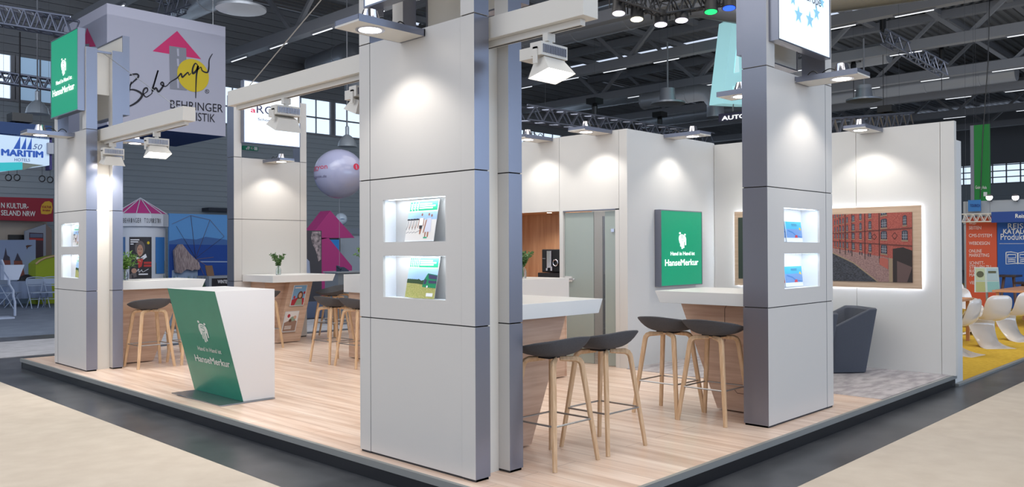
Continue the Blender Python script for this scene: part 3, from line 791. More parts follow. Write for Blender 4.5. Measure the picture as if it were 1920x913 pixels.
# framed pictures with halo light
def halo_picture(label, y0, y1, z0, z1, painter):
    t = thing('backlit_picture', label, 'picture', (10.2, y0, z0))
    MB().box(10.155, 10.172, y0, y1, z0, z1, frame_wood).build('wooden_board', t, bevel=.002)
    MB().box(10.172, 10.199, y0+.05, y1-.05, z0+.05, z1-.05, beam_white).build('spacer', t)
    b = MB(); e = .03
    b.box(10.176, 10.19, y0+e, y1-e, z1-e-.006, z1-e, halo_em); b.box(10.176, 10.19, y0+e, y1-e, z0+e, z0+e+.006, halo_em)
    b.box(10.176, 10.19, y0+e, y0+e+.006, z0+e, z1-e, halo_em); b.box(10.176, 10.19, y1-e-.006, y1-e, z0+e, z1-e, halo_em)
    b.build('led_strip', t)
    painter(t)
brick = noisy('print_brick', (138, 62, 54), (178, 96, 84), 60, (1, 1, 3), rough=.4, bump=0)
def warehouse(t):
    m = MB(); y0, y1, z0, z1 = 3.36, 5.05, 1.045, 1.865; xf = 10.148
    m.box(xf, 10.156, y0, y1, z0, z1, mat('print_edge', (60, 50, 46), .6))
    win = mat('print_window', (62, 62, 74), .4); wl = mat('print_window_bars', (176, 186, 196), .4); led = mat('print_ledge', (104, 52, 46), .4); pale = noisy('print_quay_brick', (122, 92, 92), (164, 134, 128), 60, (1, 1, 3), rough=.5, bump=0)
    wat = noisy('print_water', (34, 36, 42), (74, 78, 88), 40, (1, 1, 2.5), rough=.4, bump=0); dk = mat('print_dark', (44, 36, 36), .5); sand = mat('print_stone', (150, 132, 108), .5)
    ZH = 1.59     # eye line of the photograph on the print, vanishing point to the left
    def P(a, h, k):   # a 0..1 along the print; h height relative to the eye line at the right edge
        y = y1-(y1-y0)*a; zz = ZH+h*(a*1.0+.02)
        return (xf-.001-.0007*k, y, max(z0, min(z1, zz)))
    def quad(a0, a1, h0, h1, mm, k): m.poly([P(a0, h0, k), P(a1, h0, k), P(a1, h1, k), P(a0, h1, k)], mm)
    m.poly([(xf-.0008, y1, z0), (xf-.0008, y0, z0), (xf-.0008, y0, z1), (xf-.0008, y1, z1)], brick)
    m.poly([P(.02, -.45, 2), P(.44, -.46, 2), P(.77, -.72, 2), P(1, -.56, 2), P(1, -.3, 2), P(.02, -.3, 2)], pale)
    m.poly([(xf-.004, y1, z0), (xf-.004, y1-(y1-y0)*.77, z0), P(.6, -.52, 4), P(.44, -.42, 4), P(.2, -.40, 4), P(0, -.38, 4)], wat)
    ribbon(m, [P(0, -.38, 5), P(.2, -.40, 5), P(.44, -.42, 5), P(.6, -.52, 5), (xf-.0045, y1-(y1-y0)*.77, z0)], .014, sand)
    for h in (.085, -.12): quad(0, 1, h-.008, h+.01, led, 3)
    for a in (.30, .42, .50, .54, .588, .68, .78): quad(a-.0025, a+.0025, -.4, .6, dk, 4)
    def window(a, w, h, hh, k=5):
        a -= w/2
        n_ = 6; pts = [P(a, h, k), P(a+w, h, k)]+[P(a+w/2+w/2*math.cos(PI*i/n_), h+hh+.018*math.sin(PI*i/n_), k) for i in range(n_+1)]
        m.poly(pts, win)
        for q in (.33, .66): quad(a+w*q, a+w*q+w*.05, h+.006, h+hh, wl, k+1)
        for q in (.3, .6): quad(a+.002, a+w-.002, h+hh*q, h+hh*q+.004, wl, k+1)
        quad(a-.002, a+w+.002, h-.018, h-.003, sand, k)
    for a, w in ((.1, .006), (.18, .008), (.27, .008), (.36, .008), (.463, .007), (.483, .008), (.504, .01), (.525, .01), (.554, .012), (.598, .02), (.65, .017), (.716, .021), (.812, .042)):
        for h, hh in ((-.25, .11), (-.045, .10), (.12, .11), (.30, .10), (.48, .1)): window(a, w, h, hh)
    window(.952, .04, -.05, .10); window(.952, .026, .13, .10)
    for a in (.56, .64, .70):
        quad(a, a+.007, -.335, -.28, win, 5); quad(a+.015, a+.022, -.335, -.28, win, 5)
    m.poly([P(.872, -.7, 6), P(1, -.7, 6), P(1, -.17, 6), P(.94, -.14, 6), P(.872, -.17, 6)], dk)
    m.poly([P(.90, -.7, 7), P(.965, -.7, 7), P(1, -.36, 7), P(.90, -.32, 7)], mat('print_arch_brick', (96, 76, 74), .5))
    ap = [P(.81+.03*math.cos(PI*i/8), -.34+.03*math.sin(PI*i/8), 6) for i in range(9)]
    m.poly([P(.84, -.46, 6)]+ap+[P(.78, -.42, 6)], mat('print_arch_fill', (170, 92, 80), .5))
    quad(.845, .87, -.7, -.3, sand, 5)
    for c in ((.745, -.01), (.885, .0)):
        for (dx, dz), (ex, ez) in (((-.018, 0), (0, .045)), ((0, .045), (.018, 0)), ((.018, 0), (0, -.045)), ((0, -.045), (-.018, 0))):
            ribbon(m, [P(c[0]+dx, c[1]+dz, 5), P(c[0]+ex, c[1]+ez, 5)], .005, dk)
    m.build('photo_print', t)
halo_picture('backlit wooden picture board with a photograph of red brick warehouses', 3.262, 5.15-.2, .972, 1.942, warehouse)
def leaves_print(t):
    m = MB(); m.box(10.148, 10.156, 5.28, 5.585, 1.045, 1.865, mat('print_dark_green', (50, 62, 56), .5)); m.build('photo_print', t)
halo_picture('backlit wooden picture board half hidden by the right pillar', 5.2, 5.645, .955, 1.945, leaves_print)

# ------------------------------------------------------------------ counters
def counter(label, org, rz, L=1.08, Wd=.84, doorleaf=True):
    """bar counter; local x runs away from the pillar, local y across; origin at the pillar side, front left"""
    t = thing('bar_counter', label, 'counter', org, rz)
    z0, z1 = .963, 1.07
    b = MB(); b.hexa([(0, 0, z0), (L-.05, 0, z0), (L-.05, Wd, z0), (0, Wd, z0)], [(0, 0, z1), (L, 0, z1), (L, Wd, z1), (0, Wd, z1)], top_white)
    b.build('counter_top', t, local=True, bevel=.002)
    b = MB(); f = .235; xb, xt = .52, .93
    b.hexa([(.0, f, .012), (xb, f, .012), (xb, Wd-.2, .012), (0, Wd-.2, .012)], [(.0, f, z0), (xt, f, z0), (xt, Wd-.2, z0), (0, Wd-.2, z0)], counter_wood)
    base = b.build('slanted_base', t, local=True)
    if doorleaf:
        d = MB(); k = mat('door_groove', (70, 52, 44), .7); y = f-.0012
        x1 = .085
        for (xa, za, xc, zc) in ((x1, .25, x1, .93), ):
            d.box(xa-.002, xa+.002, y, f, za, zc, k)
        d.build('door_groove', base, local=True)
        MB().cyl((.06, f, .72), (.06, f-.008, .72), .012, .012, black, 12).build('lock', base, local=True)
    return t
c1 = counter('white topped bar counter right of the near pillar', (3.974, 3.93, 0), 0)
c2 = counter('white topped bar counter beside the left pillar', (4.031, 10.76, 0), 0, L=1.13)
# right pillar counter reaches back along +Y; mirrored layout
t = thing('bar_counter', 'white topped bar counter behind the right pillar, with a lock in its base', 'counter', (6.34, 3.392, 0))
b = MB(); z0, z1 = .963, 1.07
b.hexa([(6.33, 3.392, z0), (7.2, 3.392, z0), (7.2, 4.27, z0), (6.33, 4.27, z0)], [(6.33, 3.392, z1), (7.2, 3.392, z1), (7.2, 4.325, z1), (6.33, 4.325, z1)], top_white)
b.build('counter_top', t, bevel=.002)
b = MB(); b.hexa([(6.655, 3.395, .012), (7.0, 3.395, .012), (7.0, 3.88, .012), (6.655, 3.88, .012)], [(6.655, 3.395, z0), (7.0, 3.395, z0), (7.0, 4.265, z0), (6.655, 4.265, z0)], counter_wood)
base = b.build('slanted_base', t)
k = mat('door_groove', (70, 52, 44), .7); d = MB(); xg = 6.654
pa = [(xg, 3.41, .945), (xg, 3.74, .945), (xg, 3.79, .925), (xg, 3.80, .88), (xg, 3.80, .62)]
d.tube(smooth_path(pa, 3), .0022, k, 5); d.tube([(xg, 3.41, .17), (xg, 3.68, .17), (xg, 3.71, .2)], .0022, k, 5)
d.build('door_groove', base)
MB().cyl((6.655, 3.785, .75), (6.645, 3.785, .75), .014, .014, black, 12).build('lock', base)
# rear counter in front of the back pillar
t = thing('bar_counter', 'white topped counter with two magazine holders in front of the rear pillar', 'counter', (6.46, 11.3, 0))
b = MB(); b.hexa([(6.46, 11.28, z0), (7.52, 11.28, z0), (7.52, 12.21, z0), (6.46, 12.21, z0)], [(6.46, 11.28, z1), (7.57, 11.28, z1), (7.57, 12.21, z1), (6.46, 12.21, z1)], top_white)
b.build('counter_top', t, bevel=.002)
b = MB(); yb = 11.62
b.hexa([(6.72, yb, .012), (7.13, yb, .012), (7.13, 12.1, .012), (6.72, 12.1, .012)], [(6.96, yb, z0), (7.37, yb, z0), (7.37, 12.1, z0), (6.96, 12.1, z0)], counter_wood)
base = b.build('slanted_base', t)
b = MB(); b.hexa([(6.6, yb+.14, .012), (6.75, yb+.14, .012), (6.75, 12.2, .012), (6.6, 12.2, .012)], [(6.6, yb+.14, z0), (7.0, yb+.14, z0), (7.0, 12.2, z0), (6.6, 12.2, z0)], counter_wood)
b.build('side_panel', t)
def holder(zb, ht, xo, parent):
    b = MB(); sl = .25
    def P(a, h, k=0): return (xo+a*.25+h*ht*sl, yb-.006-.001*k, zb+h*ht)
    b.poly([P(0, 0), P(1, 0), P(1, 1), P(0, 1)], mat('acrylic_holder', (222, 224, 226), .1, coat=.4))
    b.poly([(xo-.006, yb-.022, zb-.01), (xo+.256, yb-.022, zb-.01), (xo+.256, yb, zb-.01), (xo-.006, yb, zb-.01)], steel)
    return b.build('magazine_holder', parent), P
h1, P1_ = holder(.57, .33, 7.0-.06, t)
h2, P2_ = holder(.17, .32, 6.85-.06, t)
def magazine(label, P, kind):
    b = MB(); sk = mat('cover_sky', (120, 170, 210), .4); skin = mat('cover_skin', (206, 160, 136), .5); hair = mat('cover_hair', (96, 62, 46), .5)
    wt = mat('cover_white', (226, 222, 220), .4); red = mat('cover_red', (176, 40, 56), .5); gr = mat('cover_green', (140, 160, 140), .5); br = mat('cover_brown', (150, 120, 104), .5)
    b.poly([P(.06, .04, 1), P(.94, .04, 1), P(.94, .97, 1), P(.06, .97, 1)], sk if kind == 0 else wt)
    def el(cx, cy, rx, ry, m_, k): b.poly([P(cx+rx*math.cos(i*PI/8), cy+ry*math.sin(i*PI/8), k) for i in range(16)], m_)
    if kind == 0:
        b.poly([P(.06, .04, 2), P(.94, .04, 2), P(.94, .35, 2), P(.5, .42, 2), P(.06, .3, 2)], red)
        el(.6, .48, .2, .22, hair, 3); el(.6, .5, .11, .12, skin, 4); b.poly([P(.3, .04, 4), P(.85, .04, 4), P(.76, .34, 4), P(.45, .34, 4)], gr)
        for c in ((.2, .42), (.86, .62), (.88, .2)): el(c[0], c[1], .07, .07, red, 5)
        b.poly([P(.12, .84, 3), P(.6, .84, 3), P(.6, .9, 3), P(.12, .9, 3)], wt)
    else:
        b.poly([P(.06, .04, 2), P(.94, .04, 2), P(.94, .5, 2), P(.6, .62, 2), P(.06, .45, 2)], br)
        el(.3, .78, .1, .09, red, 3); el(.62, .62, .2, .12, gr, 3); el(.75, .7, .1, .08, skin, 4); el(.45, .55, .1, .08, hair, 4)
        for q in (.14, .2, .26): b.poly([P(.14, q, 4), P(.62, q, 4), P(.62, q+.03, 4), P(.14, q+.03, 4)], wt)
    o = b.build('magazine'); tag(o, label, 'magazine'); return o
magazine('magazine with a dark haired woman on its cover, in the upper holder', lambda a, h, k=0: (P1_(a, h)[0], P1_(a, h)[1]-.004-.0008*k, P1_(a, h)[2]), 0)
magazine('magazine with red flowers on its cover, in the lower holder', lambda a, h, k=0: (P2_(a, h)[0], P2_(a, h)[1]-.004-.0008*k, P2_(a, h)[2]), 1)
# island bar
t = thing('island_bar', 'long island bar with tall white top and oak base in front of the cabin', 'bar', (6.46, 6.1, 0))
MB().box(6.46, 7.226, 6.1, 9.43, .885, 1.124, top_white).build('bar_top', t, bevel=.002)
MB().box(6.50, 7.18, 6.12, 9.37, .012, .884, counter_wood).build('bar_base', t)
MB().box(7.18, 7.20, 6.115, 9.37, .012, .884, counter_wood).build('edge_board', t)

# podium desk with a leaning green front
t = thing('reception_podium', 'white reception podium with leaning green logo front on a steel plate', 'podium', (3.9, 7.36, 0))
y0, y1 = 7.345, 8.37
xt, xb, xr, zt = 3.61, 3.893, 4.225, 1.072
b = MB(); b.prism([(xb, y0, .012), (xr, y0, .012), (xr, y0, zt), (xt, y0, zt)], (0, y1-y0, 0), mat('podium_white', (214, 214, 216), .35)); b.build('body', t, bevel=.001)
gp = noisy('podium_green', (28, 124, 98), (32, 130, 102), 3, rough=.32, bump=0, coat=.15)
q = MB(); n_ = Vector((-(zt-.012), 0, -(xb-xt))).normalized(); of = n_*.002
pb0, pb1, pt1, pt0 = Vector((xb, y1, .012)), Vector((xb, y0, .012)), Vector((xt, y0, zt)), Vector((xt, y1, zt))
q.poly([p+of for p in (pb0, pb1, pt1, pt0)], gp)
u = Vector((0, -1, 0)); v = (pt1-pb1).normalized(); o = pb0+of; Hh = (pt1-pb1).length; w = y1-y0
lm = mat('podium_lettering', (222, 222, 214), .5)
emblem(q, o+u*(w*.56)+v*(Hh*.515), u, v, Hh*.20, lm, gp)
text(q, 'Hand in Hand ist', o+u*(w*.34)+v*(Hh*.425), o+u*(w*.82)+v*(Hh*.425), .043, lm, .01, vdir=v, nrm=n_)
text(q, 'HanseMerkur', o+u*(w*.22)+v*(Hh*.31), o+u*(w*.93)+v*(Hh*.31), .068, lm, .014, vdir=v, nrm=n_)
q.build('green_front', t)
MB().poly([(3.63, 8.22, .006), (3.66, 7.31, .006), (4.2, 7.31, .006), (4.2, 8.3, .006), (3.9, 8.3, .006)], steel).build('base_plate', t)
pl_ = MB(); pl_.box(3.645, 4.215, 7.32, 8.36, .001, .010, steel); pl_.build('plate_edge', t)

# ------------------------------------------------------------------ bar stools
def make_stool(label):
    t = thing('bar_stool', label, 'bar stool', (0, 0, 0), 0, 'grey felt bar stools')
    # shell: local +y is the open front, the rim is high at the back and sides
    N, R = 36, 9
    def pt(i, r, off=0):
        th = 2*PI*i/N; c, s_ = math.cos(th), math.sin(th)
        k = (abs(c)**3.2+abs(s_)**3.2)**(-1/3.2)
        x = .25*k*c*r; y = .215*k*s_*r
        fr = max(0, s_)                       # towards the front
        rim = .084-.046*s_
        rim += 0
        z = .718+off+rim*r**3.4
        return (x*(1-.06*fr*r), y, z)
    rings = [[pt(i, max(.02, k/R)) for i in range(N)] for k in range(R+1)]
    b = MB(); b.loft(rings+[[(p[0]*1.0, p[1]*1.0, p[2]+.010) for p in rings[-1]]]+[[(p[0]*.965, p[1]*.965, p[2]+.014) for p in r_] for r_ in rings[::-1]], felt, cap=False)
    b.build('felt_seat', t, smooth='angle', local=True)
    MB().box(-.09, .09, -.05, .05, .708, .724, black).build('seat_plate', t, local=True)
    for sx in (-1, 1):
        for sy in (-1, 1):
            path = [(sx*.225, sy*.215, 0), (sx*.150, sy*.140, .645), (sx*.146, sy*.136, .668), (sx*.136, sy*.128, .686), (sx*.115, sy*.115, .697), (sx*.02, sy*.05, .702)]
            MB().sweep(path, .030, .042, oak, 8, e=4, taper=[.8, 1, 1, 1, .95, .7], upv=(sx, 0, 0)).build('leg', t, smooth='angle', local=True)
    z = .285; a, c = .196, .187
    b = MB()
    for p, q in (((-a, -c, z), (a, -c, z)), ((a, -c, z), (a, c, z)), ((a, c, z), (-a, c, z)), ((-a, c, z), (-a, -c, z))): b.tube([p, q], .0065, steel, 8)
    b.build('footrest', t, smooth='angle', local=True)
    return t
ST = make_stool('grey felt bar stool with oak legs, nearest the camera beside the near pillar')
ST.location = (4.285, 3.77, 0); ST.rotation_euler = (0, 0, .0)
G_ = 'grey felt bar stools'
dup(ST, (4.855, 3.775, 0), .0, 'grey felt bar stool second from the near pillar, its four oak legs all in view')
dup(ST, (6.25, 4.13, 0), -PI/2, 'grey felt bar stool at the right counter, the left one of the two')
dup(ST, (6.24, 3.665, 0), -PI/2, 'grey felt bar stool at the right counter, touching the right pillar edge')
dup(ST, (4.32, 10.55, 0), 0.0, 'grey felt bar stool between the left pillar and the green podium')
dup(ST, (4.86, 10.55, 0), 0.0, 'grey felt bar stool mostly hidden behind the top of the green podium')
dup(ST, (5.0, 11.87, 0), PI, 'grey felt bar stool beyond the left counter, only its far legs show')
dup(ST, (6.14, 9.19, 0), -PI/2, 'grey felt bar stool at the island bar, the left one of the front two')
dup(ST, (6.14, 8.62, 0), -PI/2, 'grey felt bar stool at the island bar, cut off by the near pillar')
dup(ST, (7.62, 11.47, 0), PI/2+.0, 'grey felt bar stool right of the rear counter, the front one')
dup(ST, (8.08, 11.98, 0), PI/2, 'grey felt bar stool right of the rear counter, further back')
dup(ST, (6.28, 11.28, 0), PI/2*0, 'grey felt bar stool behind the white podium, one leg showing') 

# ------------------------------------------------------------------ armchairs
def armchair(label, loc, rz):
    """tub chair, local +x is the open front"""
    t = thing('tub_armchair', label, 'armchair', loc, rz, 'dark grey tub armchairs')
    def ring(cx, hx, hy, zf, rr, n=12):
        pts = []
        for sx, sy, a0 in ((1, 1, 0), (-1, 1, PI/2), (-1, -1, PI), (1, -1, 1.5*PI)):
            for i in range(n):
                a = a0+PI/2*i/(n-1); x = cx+sx*(hx-rr)+rr*math.cos(a); y = sy*(hy-rr)+rr*math.sin(a)
                pts.append((x, y, zf(x)))
        return pts
    top = lambda x: .60+.155*max(0, min(1, (.16-x)/.44)) if x < .3 else .56
    top = lambda x: .735 if x < -.22 else .735-(x+.22)*.47
    b = MB(); rings = []
    for k in range(9):
        s_ = k/8
        rings.append(ring(.0-.03*s_, .235+.085*s_, .225+.085*s_, (lambda x, s_=s_: .012+(top(x)-.012)*s_), .08+.05*s_))
    o_ = rings[-1]
    rings.append(ring(-.03, .312, .302, lambda x: top(x)+.012, .13))
    rings.append(ring(-.03, .285, .275, lambda x: top(x)+.012, .115))
    rings.append(ring(-.02, .262, .252, lambda x: top(x)-.012, .1))
    rings.append(ring(.0, .245, .215, lambda x: .46, .07))
    rings.append(ring(.0, .2, .17, lambda x: .45, .06))
    b.loft(rings, felt_dark)
    b.build('upholstered_shell', t, smooth='angle', local=True)
    b = MB(); b.loft([ring(.04, .235, .205, lambda x: .44, .07), ring(.04, .24, .21, lambda x: .475, .07), ring(.04, .21, .18, lambda x: .49, .06)], felt_dark)
    b.build('seat_cushion', t, smooth='angle', local=True)
    return t
aA = armchair('dark grey tub armchair in front of the back partition', (9.98, 4.06, 0.006), PI-.72)
aA.location = (9.70, 4.035, .006)
dup(aA, (8.66, 4.06, .006), 2.6, 'dark grey tub armchair mostly hidden by the right pillar')

# ------------------------------------------------------------------ plants
def vase_plant(label, loc, hh, spread, nst, leafmat, seed, grassy=False, jug=False):
    rnd = random.Random(seed); loc = Vector(loc)
    t = thing('vase_bouquet', label, 'plant', loc)
    b = MB(); b.lathe([(.002, .001), (.036, .001), (.04, .012), (.04, .075), (.034, .1), (.02, .118), (.018, .14), (.023, .15), (.0215, .15), (.0165, .14), (.0185, .118), (.032, .098), (.037, .075), (.037, .014), (.002, .008)], loc, glassm, 20)
    vs = b.build('glass_vase', t, smooth='angle')
    s_ = MB(); l = MB()
    for i in range(nst):
        a = rnd.uniform(0, 2*PI); r = rnd.uniform(.2, 1)*spread; h = hh*rnd.uniform(.6, 1)
        e = loc+Vector((r*math.cos(a), r*math.sin(a), .1+h))
        if grassy and i % 4 == 0: e = loc+Vector((r*1.4*math.cos(a), r*1.4*math.sin(a), .12+h*.35))
        p = smooth_path([loc+Vector((0.01*math.cos(a), .01*math.sin(a), .02)), loc+Vector((.008*math.cos(a), .008*math.sin(a), .15)), loc+Vector((r*.4*math.cos(a), r*.4*math.sin(a), .1+h*.65)), e], 5)
        s_.tube(p, .0016, stemm, 5)
        for k in range(5, len(p)):
            for q in range(3 if not grassy else 2):
                d = Vector((rnd.uniform(-1, 1), rnd.uniform(-1, 1), rnd.uniform(-.2, .9))).normalized(); L = rnd.uniform(.025, .05)*(1.5 if grassy else 1)
                w = d.cross(Vector((rnd.uniform(-1, 1), rnd.uniform(-1, 1), rnd.uniform(-1, 1)))).normalized()*L*(.28 if not grassy else .12)
                c = p[k]; l.poly([c, c+d*L*.5+w, c+d*L, c+d*L*.5-w], leafmat)
    s_.build('stems', t); l.build('leaves', t)
    return t
vase_plant('small vase of mixed greenery on the rear counter', (6.74, 11.6, 1.07), .23, .13, 16, leafm2, 3)
vase_plant('leafy bouquet in a glass bottle at the left end of the island bar', (6.72, 9.28, 1.124), .26, .16, 26, leafm, 5)
vase_plant('grassy bouquet in a glass bottle on the left counter', (4.27, 11.2, 1.07), .26, .17, 26, leafm, 8, True)
vase_plant('vase of dark greenery at the right end of the island bar, beside the near pillar', (6.80, 6.42, 1.124), .2, .15, 18, leafm2, 11)

# ------------------------------------------------------------------ brochures in the recesses
def brochure(label, org, u, n_, w, h, lean, paint, group=None, th=.006):
    """leaning booklet: org lower left corner of its cover, u along it, n_ towards the viewer"""
    org = Vector(org); u = Vector(u); n_ = Vector(n_); v = (Vector((0, 0, h))-n_*lean)
    f = MB(); nn = u.cross(v).normalized()
    f.prism([org, org+u*w, org+u*w+v, org+v], -nn*th, niche_white)
    def P(a, c, k=1): return org+u*(a*w)+v*c+nn*(.0006*k)
    paint(f, P, u, v)
    o = f.build('brochure'); tag(o, label, 'brochure', group); return o
pg1 = mat('brochure_green', (20, 168, 120), .4); pgw = mat('brochure_white', (246, 248, 250), .4); psk = mat('brochure_sky', (170, 205, 240), .4); pskin = mat('brochure_skin', (170, 110, 84), .5)
pdk = mat('brochure_dark', (50, 50, 56), .5); psand = mat('brochure_sand', (232, 228, 224), .5); pfield = noisy('brochure_field', (150, 160, 70), (206, 196, 130), 200, rough=.5, bump=0); phedge = mat('brochure_hedge', (52, 78, 40), .5)
pbus = mat('brochure_coach_green', (20, 140, 90), .4); pbw = mat('brochure_coach_window', (66, 60, 96), .3); psea = mat('brochure_sea', (70, 130, 200), .4); pyel = mat('brochure_yellow', (240, 200, 60), .4); psh = mat('brochure_shadow_grey', (150, 150, 156), .5)
def head(f, P, u, v):
    f.poly([P(0, 0), P(1, 0), P(1, 1), P(0, 1)], pgw)
    f.poly([P(0.03, .74, 2), P(.97, .74, 2), P(.97, .965, 2), P(.03, .965, 2)], pg1)
    for i, (c, wd) in enumerate(((.885, .6), (.835, .78), (.785, .66))): f.poly([P(.08, c, 3), P(.08+wd, c, 3), P(.08+wd, c+.03, 3), P(.08, c+.03, 3)], pgw)
def beach(f, P, u, v):
    head(f, P, u, v)
    f.poly([P(.0, .52, 2), P(1, .52, 2), P(1, .71, 2), P(0, .71, 2)], psk); f.poly([P(0, .02, 2), P(1, .02, 2), P(1, .52, 2), P(0, .52, 2)], psand)
    f.poly([P(0, .51, 3), P(.18, .51, 3), P(.12, .55, 3), P(0, .55, 3)], pdk)
    ribbon(f, [P(.06, .5, 3), P(.05, .38, 3), P(.0, .28, 3)], .004, pdk)
    ribbon(f, [P(.02, .2, 3), P(-.0+.28, .27, 3)], .004, psh)
    for x, hcol in ((.28, 0), (.62, 1), (.76, 1)):
        f.poly([P(x+.04*math.cos(i*PI/6), .64+.035*math.sin(i*PI/6)-(.0 if x < .7 else .03), 5) for i in range(12)], pskin)
    f.poly([P(.18, .56, 4), P(.38, .56, 4), P(.36, .38, 4), P(.2, .38, 4)], pgw); f.poly([P(.2, .38, 5), P(.36, .38, 5), P(.34, .30, 5), P(.22, .30, 5)], pdk)
    f.poly([P(.24, .3, 4), P(.33, .3, 4), P(.3, .17, 4), P(.25, .17, 4)], pskin)
    f.poly([P(.16, .54, 4), P(.19, .56, 4), P(.15, .32, 4), P(.12, .32, 4)], pskin); f.poly([P(.37, .56, 4), P(.4, .54, 4), P(.42, .36, 4), P(.39, .36, 4)], pskin)
    f.poly([P(.54, .55, 4), P(.76, .55, 4), P(.80, .22, 4), P(.5, .22, 4)], mat('brochure_dress', (214, 216, 232), .5))
    f.poly([P(.52, .22, 4), P(.57, .22, 4), P(.57, .1, 4), P(.52, .1, 4)], pskin); f.poly([P(.64, .22, 4), P(.7, .22, 4), P(.7, .1, 4), P(.64, .1, 4)], pskin)
    f.poly([P(.5, .5, 5), P(.55, .52, 5), P(.46, .2, 5), P(.42, .2, 5)], pskin)
    f.poly([P(.48, .07, 5), P(.66, .07, 5), P(.66, .1, 5), P(.48, .1, 5)], pg1)
def coach(f, P, u, v):
    head(f, P, u, v)
    f.poly([P(0, .42, 2), P(1, .42, 2), P(1, .72, 2), P(0, .72, 2)], psk); f.poly([P(0, .0, 2), P(1, .0, 2), P(1, .4, 2), P(0, .4, 2)], pfield)
    f.poly([P(0, .35, 3), P(.45, .32, 3), P(.4, .44, 3), P(.25, .42, 3), P(.12, .46, 3), P(0, .44, 3)], phedge)
    f.poly([P(.34, .27, 4), P(1, .25, 4), P(1, .56, 4), P(.54, .6, 4), P(.38, .44, 4)], pbus)
    f.poly([P(.56, .58, 5), P(1, .54, 5), P(1, .46, 5), P(.62, .47, 5)], pbw); f.poly([P(.6, .43, 5), P(1, .42, 5), P(1, .36, 5), P(.64, .36, 5)], pbw); f.poly([P(.38, .34, 5), P(.5, .34, 5), P(.54, .44, 5), P(.42, .46, 5)], pbw)
    f.poly([P(.58+.04*math.cos(i*PI/6), .28+.03*math.sin(i*PI/6), 6) for i in range(12)], pgw)
    f.poly([P(.58, .05, 4), P(.9, .05, 4), P(.9, .13, 4), P(.58, .13, 4)], pgw)
def sea(f, P, u, v):
    f.poly([P(0, 0), P(1, 0), P(1, 1), P(0, 1)], pgw); f.poly([P(0, .62, 2), P(1, .62, 2), P(1, .98, 2), P(0, .98, 2)], mat('brochure_cyan', (70, 180, 226), .4))
    f.poly([P(0, .2, 2), P(1, .2, 2), P(1, .62, 2), P(0, .62, 2)], mat('brochure_sea_blue', (120, 160, 214), .4))
    ribbon(f, [P(.1, .55, 3), P(.4, .45, 3), P(.6, .3, 3), P(.95, .22, 3)], .012, psea)
    f.poly([P(.5, .2, 4), P(.7, .2, 4), P(.66, .34, 4), P(.54, .32, 4)], mat('brochure_red', (210, 50, 60), .4)); f.poly([P(.82, .6, 4), P(.95, .56, 4), P(.92, .7, 4), P(.84, .7, 4)], pyel)
    for c in (.84, .78): f.poly([P(.35, c, 4), P(.7, c, 4), P(.7, c+.02, 4), P(.35, c+.02, 4)], pdk)
gx = 3.545+.02
names_b = ['rearmost', 'second from the back', 'third from the back', 'fourth from the back', 'fifth from the back']
for i in range(4):
    fr = i == 3
    brochure('beach family brochure in the upper recess of the near pillar, ' + ('foremost of its row' if fr else names_b[i]), (3.572+.009*(3-i), 4.395+(3-i)*.042, 1.508), (0, -1, 0), (-1, 0, 0), .212, .281, .055, beach, 'beach brochures in the upper recess', .0015)
for i in range(6):
    fr = i == 5
    brochure('green coach brochure in the lower recess of the near pillar, ' + ('foremost of its row' if fr else names_b[i]), (3.572+.007*(5-i), 4.39+(5-i)*.028, 1.125), (0, -1, 0), (-1, 0, 0), .212, .279, .055, coach, 'coach brochures in the lower recess', .0012)
ly = 10.63+.262
for i in range(3):
    brochure('beach brochure in the upper recess of the left pillar, ' + ['at the back', 'in the middle', 'in front'][i], (3.64-.014*i+.03, ly+.30+(2-i)*.06, 1.515), (0, -1, 0), (-1, 0, 0), .22, .27, .02, beach, 'brochures in the left pillar')
for i in range(2):
    brochure('coach brochure in the lower recess of the left pillar, ' + ['at the back', 'in front'][i], (3.64-.014*i+.03, ly+.27+(1-i)*.06, 1.125), (0, -1, 0), (-1, 0, 0), .22, .27, .02, coach, 'brochures in the left pillar')
for i in range(3):
    brochure('pale blue seaside brochure in the upper recess of the right pillar, ' + ['at the back', 'in the middle', 'in front'][i], (6.60+[0, .1, .2][i]*.9, 3.19+.1-.012*i, 1.505), (1, 0, 0), (0, -1, 0), .30, .18, .02, sea, 'seaside brochures')
for i in range(2):
    brochure('pale blue seaside brochure in the lower recess of the right pillar, ' + ['at the back', 'in front'][i], (6.58+.2*i, 3.19+.1-.012*i, 1.115), (1, 0, 0), (0, -1, 0), .33, .18, .02, sea, 'seaside brochures')

FB = FZ+.009
# ------------------------------------------------------------------ neighbouring stands, left side
# hanging cube banner
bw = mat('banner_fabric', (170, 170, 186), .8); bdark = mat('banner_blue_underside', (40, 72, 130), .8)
pink = mat('signet_pink', (196, 44, 104), .7); roadg = mat('signet_road_grey', (128, 130, 142), .7); yel = mat('signet_yellow', (200, 176, 36), .7); ink = mat('signet_ink', (26, 24, 34), .7)
cubeY = 21.0; ca = AY(200.5, 5.5, cubeY); cb_ = AY(423, 256, cubeY)
cx0, cx1, cz0, cz1 = ca.x, cb_.x, 4.52, 7.47
t = thing('hanging_cube_banner', 'large white hanging cube banner with pink arrow logo', 'banner', (cx0, cubeY, cz0))
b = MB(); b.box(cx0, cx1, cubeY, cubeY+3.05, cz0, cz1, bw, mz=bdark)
b.build('fabric_cube', t)
hang(t, [(cx0+.1, cubeY+.1, cz1), (cx1-.1, cubeY+2.9, cz1), (cx0+.1, cubeY+2.9, cz1)])
q = MB(); offs = Vector((0, -.004, 0))
def LY(px, py, k=1): return AY(px, py, cubeY)+offs*k
q.poly([LY(332, 58), LY(377, 111), LY(286, 96)], pink)
